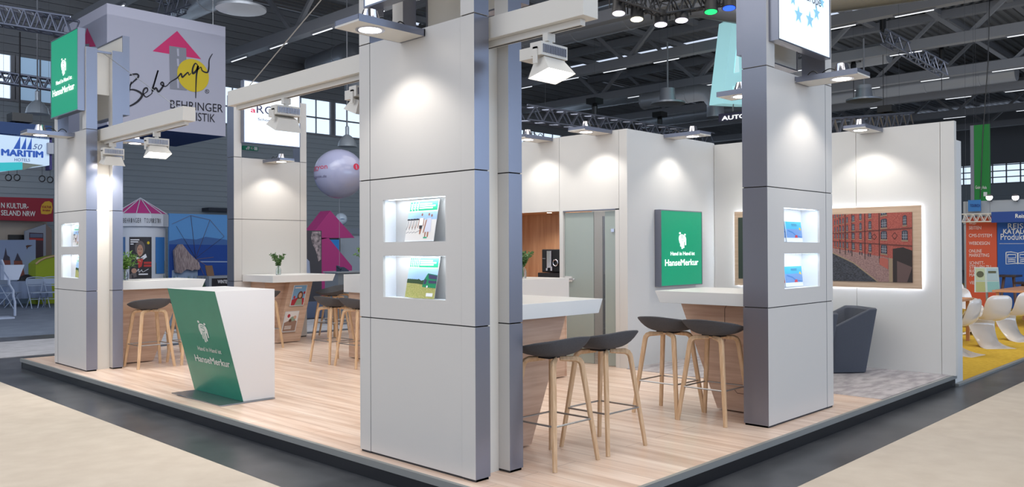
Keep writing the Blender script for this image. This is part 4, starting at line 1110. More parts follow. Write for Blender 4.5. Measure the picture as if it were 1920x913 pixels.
q.poly([LY(317, 86, 2), LY(349, 90.5, 2), LY(350, 170, 2), LY(318.5, 167, 2)], roadg)
for y0_, y1_ in ((91, 105), (110, 124), (146, 165)): q.poly([LY(331, y0_, 3), LY(335, y0_+.5, 3), LY(335.5, y1_+.5, 3), LY(332, y1_, 3)], bw)
cc = LY(362, 141.5, 3); rr = (LY(391, 141, 3)-cc).length
q.poly([cc+Vector((rr*math.cos(2*PI*i/32), 0, rr*math.sin(2*PI*i/32))) for i in range(32)], yel)
def stroke(pts, w):
    P_ = smooth_path([LY(x, y, 4) for x, y in pts], 5)
    n_ = len(P_); ws = [w*.75*(.45+.75*math.sin(PI*min(1, max(0, i/(n_-1))))) for i in range(n_)]
    ribbon(q, P_, ws, ink)
stroke([(234, 146), (243, 141), (256, 139), (259, 144), (250, 153), (243, 160)], .05)
stroke([(246, 153), (241, 172), (238, 195)], .05)
stroke([(238, 170), (248, 168), (260, 172), (266, 179), (258, 190), (245, 198), (234, 200)], .06)
stroke([(267, 178), (276, 171), (275, 165), (270, 167), (268, 175), (274, 182), (285, 175)], .045)
stroke([(284, 176), (291, 150), (296, 132), (290, 152), (285, 170), (292, 165), (297, 172), (306, 160), (304, 154), (301, 158), (310, 162), (318, 155)], .05)
stroke([(316, 156), (322, 152), (332, 146), (339, 138), (341, 145), (346, 141), (352, 136), (354, 141), (358, 137)], .045)
stroke([(372, 125), (366, 119), (361, 128), (361, 138), (368, 132), (371, 124), (368, 140), (367, 160), (366.5, 184)], .06)
stroke([(371, 131), (376, 126), (379, 133), (388, 136), (391, 128), (392, 112), (398, 101)], .045)
text(q, 'BEHRINGER', LY(319, 203, 2), LY(417.5, 211, 2), .215, ink, nrm=(0, -1, 0))
text(q, 'TOURISTIK', LY(319, 222, 2), LY(403, 229.5, 2), .215, ink, nrm=(0, -1, 0))
ribbon(q, [LY(388+3.6*math.cos(i*PI/8), 171.5+3.6*math.sin(i*PI/8), 2) for i in range(17)], .012, ink)
text(q, 'R', LY(386.3, 173.5, 2), LY(389.8, 173.8, 2), .06, ink, nrm=(0, -1, 0))
q.build('front_print', t)
q = MB()
def LX(px, py, k=1): return AX(px, py, cx0)-Vector((.004*k, 0, 0))
q.poly([LX(163.5, 52), LX(180, 87), LX(153.5, 89)], pink); q.poly([LX(158, 83, 2), LX(168, 82, 2), LX(168, 92, 2), LX(158, 93, 2)], roadg)
q.build('side_print', t)
tag(MB().tube([(cx1-.3, cubeY+.1, cz1), (cx1-.3, cubeY+.1, 11)], .01, steel, 5).build('suspension_wire'), 'thin wire from the right top corner of the cube banner', 'wire')

# round advertising column
kx, ky = 9.02, 22.6; kr = .66
t = thing('advertising_column', 'round white advertising column with a pink tent roof and posters', 'advertising column', (kx, ky, FB))
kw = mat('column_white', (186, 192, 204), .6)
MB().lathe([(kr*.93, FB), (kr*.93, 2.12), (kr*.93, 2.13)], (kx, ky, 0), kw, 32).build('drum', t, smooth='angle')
b = MB(); b.lathe([(kr*.93, 2.10), (kr*1.06, 2.10), (kr*1.06, 2.42), (kr*1.0, 2.44)], (kx, ky, 0), kw, 12); b.build('crown_band', t)
b = MB(); n_ = 12
for i in range(n_):
    a0, a1 = 2*PI*i/n_, 2*PI*(i+1)/n_; r = kr*.98
    b.poly([(kx+r*math.cos(a0), ky+r*math.sin(a0), 2.44), (kx+r*math.cos(a1), ky+r*math.sin(a1), 2.44), (kx, ky, 2.86)], mat('tent_pink', (178, 60, 130), .6))
b.build('tent_roof', t)
b = MB()
for i in range(n_):
    a0 = 2*PI*i/n_; r = kr*.99; b.tube([(kx+r*math.cos(a0), ky+r*math.sin(a0), 2.45), (kx, ky, 2.875)], .012, kw, 5)
b.build('roof_ribs', t)
vd = Vector((kx-CAMPOS.x, ky-CAMPOS.y, 0)).normalized(); ud = Vector((vd.y, -vd.x, 0))
def KP(a, h, rad): return Vector((kx, ky, h))-vd*rad*math.cos(a)+ud*rad*math.sin(a)
b = MB(); txt = 'BEHRINGER TOURISTIK'; r = kr*1.075
for i, ch in enumerate(txt):
    if ch == ' ': continue
    a = -.62+i*.075
    wd = .5 if ch in 'I' else .8
    c0, c1 = KP(a, 2.19, r), KP(a+.06*wd, 2.19, r)
    text(b, ch, c0, c1, .12, ink, nrm=-vd)
for i in range(3): b.poly([KP(-.98+.02*math.cos(k*PI/4+i), 2.26+.05*math.sin(k*PI/4+i), r+.004*i) for k in range(8)], [yel, pink, yel][i])
b.build('band_lettering', t)
pd = mat('poster_black', (32, 28, 34), .4); pr = mat('poster_scarlet', (176, 44, 40), .5); ps = mat('poster_skin', (168, 128, 108), .5); ph = mat('poster_grey_hair', (92, 84, 84), .6); pw = mat('poster_white', (220, 220, 226), .5)
def curved(name, a0, a1, h0, h1, m_, parent, extra=None):
    q = MB(); n_ = 8; R_ = kr*.945
    for i in range(n_):
        b0, b1 = a0+(a1-a0)*i/n_, a0+(a1-a0)*(i+1)/n_
        q.poly([KP(b0, h0, R_), KP(b1, h0, R_), KP(b1, h1, R_), KP(b0, h1, R_)], m_)
    if extra:
        def P(x, y, k=1): return KP(a0+(a1-a0)*x, h0+(h1-h0)*y, R_+.004+.002*k)
        extra(q, P)
    q.build(name, parent)
def portrait(q, P):
    def el(cx, cy, rx, ry, m_, k): q.poly([P(cx+rx*math.cos(i*PI/8), cy+ry*math.sin(i*PI/8), k) for i in range(16)], m_)
    el(.48, .74, .22, .17, ph, 1); el(.48, .68, .13, .14, ps, 2); el(.43, .71, .022, .012, pd, 3); el(.53, .71, .022, .012, pd, 3); el(.48, .62, .05, .008, pr, 3)
    q.poly([P(.28, .54, 3), P(.48, .50, 3), P(.72, .60, 3), P(.78, .52, 3), P(.5, .42, 3), P(.3, .48, 3)], pw)
    q.poly([P(.36, .48, 4), P(.62, .48, 4), P(.55, .3, 4), P(.42, .26, 4)], pr)
    q.poly([P(0, .1, 1), P(.3, .2, 1), P(.34, .06, 1), P(0, .0, 1)], ph); el(.22, .2, .12, .06, ps, 2)
    for y in (.36, .29): q.poly([P(.64, y, 3), P(.98, y, 3), P(.98, y+.05, 3), P(.64, y+.05, 3)], pr)
    for y, x1 in ((.92, .45), (.87, .4), (.82, .2)): q.poly([P(.06, y, 3), P(x1, y, 3), P(x1, y+.025, 3), P(.06, y+.025, 3)], pw)
    ribbon(q, smooth_path([P(.34, .18, 3), P(.42, .24, 3), P(.44, .16, 3), P(.55, .22, 3), P(.6, .17, 3), P(.85, .24, 3)], 4), .012, pw)
    q.poly([P(.42, .1, 3), P(.82, .1, 3), P(.82, .13, 3), P(.42, .13, 3)], pw); el(.84, .86, .06, .035, yel, 3)
curved('portrait_poster', -.44, .44, .72, 1.82, pd, t, portrait)
def coast(q, P): q.poly([P(0, 0), P(1, 0), P(1, .35), P(0, .3)], mat('poster_olive', (96, 104, 70), .6))
curved('coast_poster', .62, 1.25, .85, 1.82, mat('poster_blue', (50, 110, 176), .5), t, coast)
curved('coast_poster', -1.25, -.62, .85, 1.82, mat('poster_blue2', (60, 100, 150), .5), t, coast)

# seaside windmill backdrop
mY = 24.6
t = thing('seaside_backdrop', 'large blue seaside backdrop with a thatched windmill', 'backdrop', (10.6, mY, FB))
m0, m1 = AY(317, 400, mY), AY(470, 402, mY)
b = MB(); b.box(m0.x, m1.x, mY, mY+.08, FB, m0.z, mat('backdrop_sky', (92, 152, 214), .7)); b.build('board', t)
q = MB()
def MP(px, py, k=1): return AY(px, py, mY)-Vector((0, .005*k, 0))
q.poly([MP(317, 452), MP(340, 447), MP(368, 449), (MP(385, 444)), MP(400, 446), MP(427, 450), MP(470, 452), MP(470, 470), MP(317, 470)], mat('backdrop_hills', (66, 106, 168), .7))
q.poly([MP(317, 458, 2), MP(470, 460, 2), MP(470, 600, 2), MP(317, 600, 2)], mat('backdrop_sea', (28, 72, 156), .7))
q.poly([MP(375, 489.5, 3), MP(470, 490, 3), MP(470, 492, 3), MP(375, 491.5, 3)], mat('backdrop_foam', (160, 180, 214), .7))
q.poly([MP(322, 507, 3), MP(370, 495, 3), MP(371, 540, 3), MP(322, 540, 3)], mat('backdrop_white_wall', (150, 170, 200), .7))
wd = mat('backdrop_wood', (120, 104, 112), .7)
for e in ((357, 404), (393, 412), (419.5, 443), (330, 424)): ribbon(q, [MP(366, 484, 5), MP(*e, 5)], .035, wd)
for e in ((400, 482), (383, 518), (390, 500)): ribbon(q, [MP(368, 486, 5), MP(*e, 5)], .015, wd)
for a, b_ in (((357, 404), (393, 412)), ((393, 412), (419.5, 443)), ((357, 404), (322, 420))): ribbon(q, [MP(*a, 4), MP(*b_, 4)], .01, wd)
q.build('sea_print', t)
q = MB(); th = noisy('thatch', (120, 104, 110), (184, 168, 168), 14, (6, 6, .5), rough=.9); rnd = random.Random(4)
# thatched roof stands a little proud of the board: layered fringes
pts = [(323, 470), (332, 458), (338, 458), (352, 476), (369, 492), (371, 500)]
q.prism([MP(x, y, 8) for x, y in pts]+[MP(370, 505, 8)]+[MP(366-5*i, 505+rnd.uniform(-1, 8), 8) for i in range(9)], (0, -.12, 0), th)
q.build('thatched_roof', t)
# posters table/counter under it
t = thing('leaflet_counter', 'grey leaflet counter with black poster at the foot of the seaside backdrop', 'counter', (11, 23.5, FB))
c0 = AY(392, 518, 23.5); c1_ = AY(470, 518, 23.5)
MB().box(c0.x, c1_.x, 23.5, 24.3, FB, c0.z, mat('counter_grey', (150, 156, 166), .6)).build('body', t)
b = MB(); p0 = AY(397, 522, 23.49); p1 = AY(468, 545, 23.49)
b.poly([(p0.x, 23.49, p1.z), (p1.x, 23.49, p1.z), (p1.x, 23.49, p0.z), (p0.x, 23.49, p0.z)], pd)
text(b, 'WINTERGARTEN', AY(408, 531, 23.48), AY(450, 531, 23.48), .10, pw, .02, nrm=(0, -1, 0)); b.build('poster', t)
p0 = AY(389, 518, 23.8); b = MB(); b.hexa([(p0.x, 23.8, p0.z), (p0.x+.22, 23.8, p0.z), (p0.x+.22, 23.84, p0.z), (p0.x, 23.84, p0.z)], [(p0.x-.02, 23.9, p0.z+.32), (p0.x+.2, 23.9, p0.z+.32), (p0.x+.2, 23.94, p0.z+.32), (p0.x-.02, 23.94, p0.z+.32)], mat('postcard_print', (120, 90, 70), .5))
tag(b.build('leaflet_card'), 'small colourful leaflet card standing on the grey leaflet counter', 'leaflet')
for i, px in enumerate((311, 326, 340, 353, 366, 380)):
    c = AY(px, 528, 21.5); g = thing('spiky_plant', 'spiky dark green plant in the low row behind the left counter, ' + ['leftmost', 'second from left', 'third from left', 'fourth from left', 'fifth from left', 'rightmost'][i], 'plant', (c.x, 21.5, FB), 0, 'spiky plants')
    MB().lathe([(.09, FB), (.13, FB+.3), (.12, FB+.31)], (c.x, 21.5, 0), mat('pot_grey', (90, 92, 98), .6), 12).build('pot', g)
    l = MB(); rnd = random.Random(i)
    for k in range(22):
        a = rnd.uniform(0, 2*PI); r = rnd.uniform(.04, .13); h = c.z+rnd.uniform(-.1, .22)
        d = Vector((r*math.cos(a), r*math.sin(a), 0)); s_ = Vector((-math.sin(a), math.cos(a), 0))*.022
        p_ = Vector((c.x, 21.5, FB+.28)); e = Vector((c.x, 21.5, h))+d
        l.poly([p_-s_, e*.6+p_*.4-s_*.8+d*0, e, e*.6+p_*.4+s_*.8], mat('agave_green', (46, 84, 60), .6))
    l.build('leaves', g)
# tall dark banner with a bearded face and the pink arrow monument
t = thing('rollup_banner', 'tall dark roll-up banner behind the rear counter', 'banner', (10.3, 16, FB))
a0 = AY(572, 432, 18); a1 = AY(603, 432, 18)
MB().box(a0.x, a1.x, 18, 18.03, FB+.05, a0.z, mat('rollup_dark', (58, 58, 66), .6)).build('banner_cloth', t)
MB().box(a0.x, a1.x, 17.9, 18.1, FB, FB+.06, alu).build('cassette', t)
q = MB()
def RP(px, py, k=1): return AY(px, py, 18)-Vector((0, .004*k, 0))
rk = noisy('banner_face_tone', (80, 74, 80), (170, 156, 160), 12, rough=.6, bump=0)
q.poly([RP(585, 434), RP(601, 434), RP(602, 486), RP(597, 490), RP(592, 470), RP(586, 458), RP(583, 445)], rk)
q.poly([RP(574, 484, 2), RP(580, 490, 2), RP(582, 520, 2), RP(578, 545, 2), RP(574, 545, 2)], mat('banner_pale_cloth', (140, 152, 178), .7))
q.build('print', t)
t = thing('arrow_monument', 'tall magenta arrow shaped display at the neighbouring stand', 'display', (11.5, 19.5, FB))
mg = mat('arrow_magenta', (158, 44, 112), .6)
def MPY(px, py): return AY(px, py, 19.5)
b = MB(); b.prism([MPY(580, 446), MPY(665, 446), MPY(619.5, 395)], (0, .5, 0), mg); b.build('arrow_head', t)
pf_ = [MPY(603, 449), MPY(616, 446), MPY(660, 499), MPY(660, 512)]; x0_ = MPY(603, 500).x; x1_ = MPY(661, 512).x
b = MB(); b.prism([(x0_, 19.5, FB), (x1_, 19.5, FB), tuple(pf_[3]), tuple(pf_[2]), tuple(pf_[1]), tuple(pf_[0])], (0, .35, 0), mg); b.build('arrow_shaft', t)
t = thing('wall_screen', 'blue screen on the pale wall behind the magenta arrow', 'screen', (13, 22, 1))
p0, p1 = AY(606, 446, 22), AY(638, 474, 22)
MB().box(p0.x, p1.x, 22, 22.05, p1.z, p0.z, mat('screen_bezel', (20, 24, 34), .3)).build('bezel', t)
MB().box(p0.x+.05, p1.x-.05, 21.99, 22, p1.z+.05, p0.z-.05, mat('screen_blue', (30, 110, 180), .4, emit=.15)).build('display_panel', t)
p0, p1 = AY(576, 444, 22.3), AY(720, 444, 22.3)
tag(MB().box(p0.x, p1.x+3, 22.3, 22.4, FB, AY(650, 442, 22.3).z, mat('booth_pale_wall', (150, 160, 172), .6)).build('partition_wall'), 'pale blue partition behind the magenta arrow', 'partition wall')
p0 = AY(576, 428, 22.2); b = MB(); b.box(p0.x, p0.x+.1, 22.18, 22.28, FB, AY(650, 438, 22.2).z, mat('fascia_grey', (110, 120, 134), .6)); b.box(p0.x, p0.x+5, 22.18, 22.28, AY(650, 438, 22.2).z, AY(650, 428, 22.2).z, mat('fascia_grey', (110, 120, 134), .6))
tag(b.build('booth_fascia'), 'grey fascia strip above the pale blue partition', 'fascia')
for px, py, r, lab in ((639.5, 411, .145, 'small white round balloon behind the tip of the magenta arrow'),):
    c = AY(px, py, 23); t = thing('balloon', lab, 'balloon', c)
    MB().lathe([(r*1.4*math.sin(PI*i/12), -r*1.4*math.cos(PI*i/12)) for i in range(13)], c, mat('balloon_white', (190, 206, 224), .4), 20).build('balloon_skin', t, smooth=True)
    MB().lathe([(.0, .0), (.08, .01), (.0, .02)], c-vd*r*1.4, mat('balloon_blue_mark', (60, 140, 190), .4), 10).build('mark', t)
    MB().tube([c-Vector((0, 0, r*1.4)), Vector((c.x, c.y, FB))], .005, steel, 4).build('string', t)
# large round balloon with lettering
bc = AY(636, 326, 15.8); br = .535*15.8/15
t = thing('round_balloon', 'large pale round balloon with red dot lettering, left of the near pillar', 'balloon', bc)
MB().lathe([(br*math.sin(PI*i/20), -br*.985*math.cos(PI*i/20)) for i in range(21)], bc, mat('balloon_lilac', (158, 160, 188), .25, coat=.4), 40).build('balloon_skin', t, smooth=True)
q = MB(); bv = Vector((bc.x-CAMPOS.x, bc.y-CAMPOS.y, 0)).normalized(); bu = Vector((bv.y, -bv.x, 0))
def BP(x, z): 
    rr_ = math.sqrt(max(.0, 1-x*x-z*z)); return bc+bu*x*br-bv*rr_*br*1.008+Vector((0, 0, z*br))
def btext(s_, x, z, cap, m_, bold=.0):
    vs, fs, xa, xb = text_data(s_, bold); k = cap/.69/br
    q.add([BP(x+(p.x-xa)*k, z+p.y*k) for p in vs], fs, m_)
rd = mat('balloon_red', (190, 40, 70), .5); gy = mat('balloon_grey_text', (96, 92, 120), .5)
btext('gyon', -.98, .12, .11, rd); btext('gyon.de', -.96, -.22, .06, gy); btext('bo', .83, .12, .12, gy, .01); btext('www', .80, -.2, .05, gy)
q.poly([BP(.66+.115*math.cos(i*PI/10), .23+.13*math.sin(i*PI/10)) for i in range(20)], rd)
q.build('lettering', t)
MB().tube([bc-Vector((0, 0, br)), Vector((bc.x, bc.y, FB))], .004, steel, 4).build('string', t)
# counter by the arrow
p0 = AY(634, 512, 14.8); t = thing('info_counter', 'grey info counter of the neighbouring stand left of the near pillar', 'counter', (p0.x, 14.8, FB))
MB().box(p0.x, p0.x+1.4, 14.8, 15.3, FB, p0.z, mat('info_counter_grey', (104, 112, 122), .5)).build('body', t)
MB().box(p0.x-.03, p0.x+1.43, 14.77, 15.33, p0.z, p0.z+.03, mat('info_counter_top', (126, 134, 144), .4)).build('counter_top', t)
c = Vector((p0.x+.22, 14.95, p0.z+.03)); t = thing('desk_phone', 'dark desk phone on the grey info counter', 'phone', c)
b = MB(); b.hexa([c+Vector(p) for p in ((-.1, -.08, 0), (.1, -.08, 0), (.1, .1, 0), (-.1, .1, 0))], [c+Vector(p) for p in ((-.1, -.08, .02), (.1, -.08, .02), (.1, .1, .09), (-.1, .1, .09))], mat('phone_dark', (40, 50, 70), .4)); b.build('base', t)
MB().tube([c+Vector((-.09, -.06, .05)), c+Vector((-.09, .02, .1)), c+Vector((-.09, .09, .11))], .02, mat('phone_dark', (40, 50, 70), .4), 8).build('handset', t)
# dark clad low wall behind stools
tag(MB().box(9.2, 14, 16.8, 16.9, FB, .25, mat('plinth_blue', (84, 98, 128), .5)).build('low_plinth'), 'blue-grey plinth behind the rear stools', 'plinth')

# hotel banner at top left
hY = 22.0
def HP(px, py, k=0): return AY(px, py, hY)-Vector((0, .006*k, 0))
p0, p1 = HP(-60, 240), HP(97, 330)
t = thing('hotel_banner', 'hanging white hotel banner with blue sails at the left edge', 'banner', (p0.x, hY, p1.z))
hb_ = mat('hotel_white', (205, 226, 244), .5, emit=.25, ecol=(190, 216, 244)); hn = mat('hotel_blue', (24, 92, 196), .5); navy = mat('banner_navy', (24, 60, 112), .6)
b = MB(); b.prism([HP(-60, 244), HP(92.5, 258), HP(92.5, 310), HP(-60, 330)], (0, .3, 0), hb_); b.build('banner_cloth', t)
q = MB()
for a in ((25, 279, 38, 255.5, 37.5, 279.5), (39.5, 279.5, 49, 257, 48.5, 280), (50.5, 280, 59.5, 257.5, 59, 280.5)):
    q.poly([HP(a[0], a[1], 1), HP(a[4], a[5], 1), HP(a[2], a[3], 1)], hn)
text(q, 'MARITIM', HP(3, 291, 1), HP(80, 295.5, 1), .145, hn, .035, nrm=(0, -1, 0))
text(q, '50', HP(61, 279.5, 1), HP(79, 280.5, 1), .125, mat('hotel_slate', (70, 96, 150), .5), -.0, nrm=(0, -1, 0), shear=.3)
text(q, 'HOTELS', HP(27, 302, 1), HP(56, 303, 1), .07, mat('hotel_slate', (70, 96, 150), .5), nrm=(0, -1, 0))
q.build('lettering', t)
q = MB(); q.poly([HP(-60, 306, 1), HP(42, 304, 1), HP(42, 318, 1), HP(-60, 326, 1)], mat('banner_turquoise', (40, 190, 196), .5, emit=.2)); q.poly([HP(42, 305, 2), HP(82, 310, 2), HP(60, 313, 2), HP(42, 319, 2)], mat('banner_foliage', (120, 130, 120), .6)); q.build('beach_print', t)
b = MB(); b.prism([HP(-60, 222), HP(97, 236), HP(97, 262), HP(-60, 246)], (0, 2.2, 0), navy); b.box(HP(92.6, 260).x, HP(97.5, 260).x, hY, hY+.3, HP(93, 318).z, HP(93, 250).z, mat('banner_indigo', (50, 46, 110), .6))
b.build('navy_edge', t); hang(t, [HP(10, 235)+Vector((0, .15, -.1)), HP(80, 240)+Vector((0, .15, -.1))], .008)
tag(MB().box(HP(87, 270).x, HP(99, 270).x, hY-.1, hY-.001, HP(90, 289).z, HP(90, 268).z, mat('speaker_box_grey', (168, 172, 184), .5)).build('grey_box', bevel=.01), 'small grey box on the edge of the hotel banner', 'box')
# hanging pendant bell lamp and hoist in front of the windows
def bell(label, px, py, D, sc):
    c = CAMPOS+ray(px, py)*D; t = thing('pendant_lamp', label, 'pendant lamp', c, 0, 'bell shaped hall lamps')
    MB().lathe([(.3*sc, -.22*sc), (.26*sc, -.05*sc), (.15*sc, .1*sc), (.06*sc, .16*sc), (.06*sc, .4*sc), (.02*sc, .45*sc)], c, mat('lamp_bell_grey', (176, 184, 192), .35, .3), 20).build('shade', t, smooth='angle')
    MB().tube([c+Vector((0, 0, .4*sc)), c+Vector((0, 0, 11-c.z))], .02, trussm, 5).build('hanger', t)
bell('bell shaped pendant lamp in front of the window left of the green sign', 70, 199, 23, 1.0)
bell('bell shaped pendant lamp in front of the far windows left of the near pillar', 651, 262, 26, 1.0)
hoist('black hoist with hook hanging left of the green sign', 37, 222, 20)
MBw = MB().tube([CAMPOS+ray(37, 222)*20, CAMPOS+ray(37, 60)*20], .02, black, 5)
tag(MBw.build('hoist_chain'), 'black chain of the hoist left of the green sign', 'chain')
for i, (px, py) in enumerate(((16, 333), (32, 333), (79, 335), (94, 337))):
    c = AY(px, py, hY+.15); t = thing('shackle_ring', ['leftmost small steel ring hanging below the hotel banner', 'second small steel ring below the hotel banner', 'third small steel ring below the hotel banner', 'small steel ring below the hotel banner nearest the pillar'][i], 'ring', c, 0, 'rings under the hotel banner')
    MB().tube([c+ud*.06*math.cos(a*PI/8)+Vector((0, 0, .07*math.sin(a*PI/8))) for a in range(17)], .014, black, 5).build('ring', t)
    MB().tube([c+Vector((0, 0, .07)), c+Vector((0, 0, .62))], .006, black, 4).build('cord', t)
# red fascia
rY = 28.6
def RY(px, py, k=0): return AY(px, py, rY)-Vector((0, .006*k, 0))
t = thing('red_fascia', 'dark red fascia sign with white lettering and a yellow badge at the left edge', 'sign', RY(-40, 412))
b = MB(); b.prism([RY(-60, 411), RY(100, 415.5), RY(100, 372), RY(-60, 367.5)], (0, .25, 0), mat('fascia_red', (158, 30, 50), .6)); b.build('board', t)
q = MB()
text(q, 'N KULTUR-', RY(2, 389.5, 1), RY(53, 391.5, 1), .155, letter, .015, nrm=(0, -1, 0))
text(q, 'SELAND NRW', RY(2, 403.5, 1), RY(66, 405.5, 1), .155, letter, .015, nrm=(0, -1, 0))
yb_ = mat('badge_yellow', (224, 172, 30), .5)
q.poly([RY(x, y, 1) for x, y in ((78, 384), (84, 378), (92, 377), (97, 380), (98.5, 390), (96, 400), (88, 402), (77, 401), (76, 392))], yb_)
text(q, 'KULTUR', RY(79, 390, 2), RY(96, 390.5, 2), .07, mat('badge_red', (170, 60, 30), .5), .03, nrm=(0, -1, 0)); text(q, 'IN NRW', RY(80, 396, 2), RY(94, 396.5, 2), .055, mat('badge_red', (170, 60, 30), .5), .03, nrm=(0, -1, 0))
q.build('lettering', t)
# booth walls behind
b = MB(); b.box(RY(-80, 450).x, RY(100, 450).x, 29.2, 29.3, FB, AY(50, 415, 29.2).z, mat('booth_sand_wall', (186, 174, 160), .6)); tag(b.build('partition_wall'), 'sand coloured partition under the red fascia', 'partition wall')
p0, p1 = AY(18, 440, 29.0), AY(46, 450, 29.0)
tag(MB().box(p0.x, p1.x, 29.0, 29.2, p1.z-.1, p0.z, black).build('wall_box'), 'black box on the sand coloured partition', 'box')
t = thing('poster_stand', 'white slanted display wall with a red headed poster beside the pillar', 'display', AY(50, 560, 28.7))
p = [AY(47, 548, 28.7), AY(86, 548, 28.7), AY(86, 420, 28.7), AY(47, 433, 28.7)]; p[0].z = FB; p[1].z = FB
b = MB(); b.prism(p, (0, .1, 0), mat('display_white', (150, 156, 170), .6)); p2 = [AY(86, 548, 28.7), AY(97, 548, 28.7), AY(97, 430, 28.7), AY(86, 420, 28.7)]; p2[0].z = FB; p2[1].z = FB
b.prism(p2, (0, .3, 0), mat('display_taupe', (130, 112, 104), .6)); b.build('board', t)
q = MB(); SP = lambda px, py, k=1: AY(px, py, 28.7)-Vector((0, .006*k, 0))
q.poly([SP(54.5, 436), SP(81, 437), SP(81, 484), SP(54.5, 484)], mat('poster_night', (70, 52, 66), .6)); q.poly([SP(55, 446, 2), SP(81, 447, 2), SP(81, 451, 2), SP(55, 450, 2)], pr)
q.poly([SP(56, 438, 2), SP(80, 438.5, 2), SP(80, 445, 2), SP(56, 445, 2)], mat('poster_slate', (96, 106, 134), .6)); q.build('poster', t)
# church towers banner
t = thing('city_banner', 'pale banner printed with two brick church towers and a bird', 'banner', AY(0, 560, 28.2))
CP = lambda px, py, k=0: AY(px, py, 28.2)-Vector((0, .006*k, 0))
p = [CP(-30, 545), CP(67, 547), CP(67, 449.5), CP(-30, 450)]; p[0].z = p[1].z = FB
MB().prism(p, (0, .05, 0), mat('banner_pale_blue', (142, 158, 192), .7)).build('banner_cloth', t)
q = MB(); bk_ = mat('tower_brick', (130, 74, 66), .7); sp_ = mat('tower_spire', (64, 62, 80), .7)
q.poly([CP(x, y, 1) for x, y in ((4, 500), (4, 487), (19, 487), (20, 500))], bk_); q.poly([CP(x, y, 2) for x, y in ((5, 488), (8, 478), (10.5, 464), (13, 478), (18, 482), (18.5, 488))], sp_)
q.poly([CP(x, y, 1) for x, y in ((26, 500), (26, 488), (41, 488), (47, 520), (36, 522), (33, 500))], bk_); q.poly([CP(x, y, 2) for x, y in ((27, 489), (30, 481), (32.5, 474), (36, 481), (40, 489))], sp_); q.build('tower_print', t); q = MB()
q.poly([CP(x, y, 1) for x, y in ((60, 520), (62, 508), (66, 506), (67, 520))], bk_)
q.poly([CP(x, y, 2) for x, y in ((48, 461), (51, 459.5), (61, 459.5), (56, 462), (52, 464), (50, 468), (49.5, 464))], mat('bird_brown', (84, 56, 50), .7)); q.build('tower_print', t)
# lime curved wall
t = thing('lime_wall', 'lime green curved display wall left of the pillar', 'display', AY(68, 560, 27.5))
pts = [(67, 495), (74, 489), (84, 484), (100, 480), (115, 478)]
p = [AY(x, y, 27.5) for x, y in pts]; bb_ = [Vector((q_.x, q_.y, FB)) for q_ in (p[-1], p[0])]
MB().prism(p+bb_, (0, .8, 0), mat('lime_green', (152, 172, 30), .6)).build('body', t)
b = MB(); b.sweep([q_+Vector((0, -.02, 0)) for q_ in p], .05, .06, mat('lime_edge', (200, 170, 130), .6), 6); b.build('top_edge', t)
# table with cloth and folding chairs
tc_ = AZ(58, 575, FB); ty = 26.7
p0, p1 = AY(14, 528, ty), AY(94, 528, ty)
t = thing('draped_table', 'table under a grey-blue cloth in front of the church banner', 'table', (p0.x, ty, FB))
b = MB(); zt = p0.z; N = 28; top = []; low = []
def rectring(x0, x1, y0, y1, z, wob, ph=0):
    out = []
    for i in range(4*N):
        e, f_ = divmod(i, N); f_ /= N; w_ = wob*math.sin(i*1.15+ph)
        out.append({0: (x0+(x1-x0)*f_, y0-w_, z), 1: (x1+w_, y0+(y1-y0)*f_, z), 2: (x1-(x1-x0)*f_, y1+w_, z), 3: (x0-w_, y1-(y1-y0)*f_, z)}[e])
    return out
clothm = mat('table_cloth_blue', (126, 142, 172), .8)
b.loft([rectring(p0.x, p1.x, ty, ty+.8, zt, 0), rectring(p0.x-.02, p1.x+.02, ty-.02, ty+.82, zt-.04, .0), rectring(p0.x-.04, p1.x+.04, ty-.04, ty+.84, zt-.5, .03)], clothm)
b.build('tabletop', t, smooth='angle')
for x in (p0.x+.1, p1.x-.1):
    for y in (ty+.1, ty+.7): MB().tube([(x, y, FB), (x, y, zt-.03)], .02, steel, 6).build('leg', t)
def folding_chair(label, loc, rz, first=[None]):
    if first[0] is None:
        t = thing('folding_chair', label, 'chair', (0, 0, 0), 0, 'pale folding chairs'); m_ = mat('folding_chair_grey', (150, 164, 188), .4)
        b = MB(); b.sweep(smooth_path([(-.22, .02, .78), (-.2, .02, .84), (0, .02, .86), (.2, .02, .84), (.22, .02, .78), (.22, 0, .64), (0, -.01, .62), (-.22, 0, .64), (-.22, .02, .78)], 3), .02, .03, m_, 6)
        b.poly([(-.21, .015, .66), (.21, .015, .66), (.21, .015, .82), (-.21, .015, .82)], m_); b.build('backrest', t, local=True)
        MB().box(-.2, .2, -.38, 0, .42, .45, m_).build('seat', t, local=True, bevel=.008)
        for s_ in (-1, 1):
            MB().tube([(s_*.23, .05, .8), (s_*.23, -.4, 0)], .013, m_, 6).build('leg', t, local=True)
            MB().tube([(s_*.21, -.3, .43), (s_*.21, .1, 0)], .013, m_, 6).build('leg', t, local=True)
        MB().tube([(-.22, -.25, .25), (.22, -.25, .25)], .01, m_, 6).build('stretcher', t, local=True)
        t.location = loc; t.rotation_euler.z = rz; first[0] = t
        return t
    return dup(first[0], loc, rz, label)
for i, (px, py, rz, lab) in enumerate(((67, 577, .15, 'pale folding chair seen from behind at the draped table'), (7, 578, .9, 'pale folding chair at the left end of the draped table'), (97, 576, -.5, 'pale folding chair half hidden by the left pillar'))):
    c = AZ(px, py, FB); folding_chair(lab, (c.x, c.y, FB), PI+rz-.2 if False else -.1+rz)
b = MB(); c = AY(50, 521, 27.1); b.lathe([(.28, -.15), (.2, 0.02), (.05, .1), (.0, .1)], c, black, 14); tag(b.build('dark_bag', smooth='angle'), 'black bag lying on the draped table', 'bag')
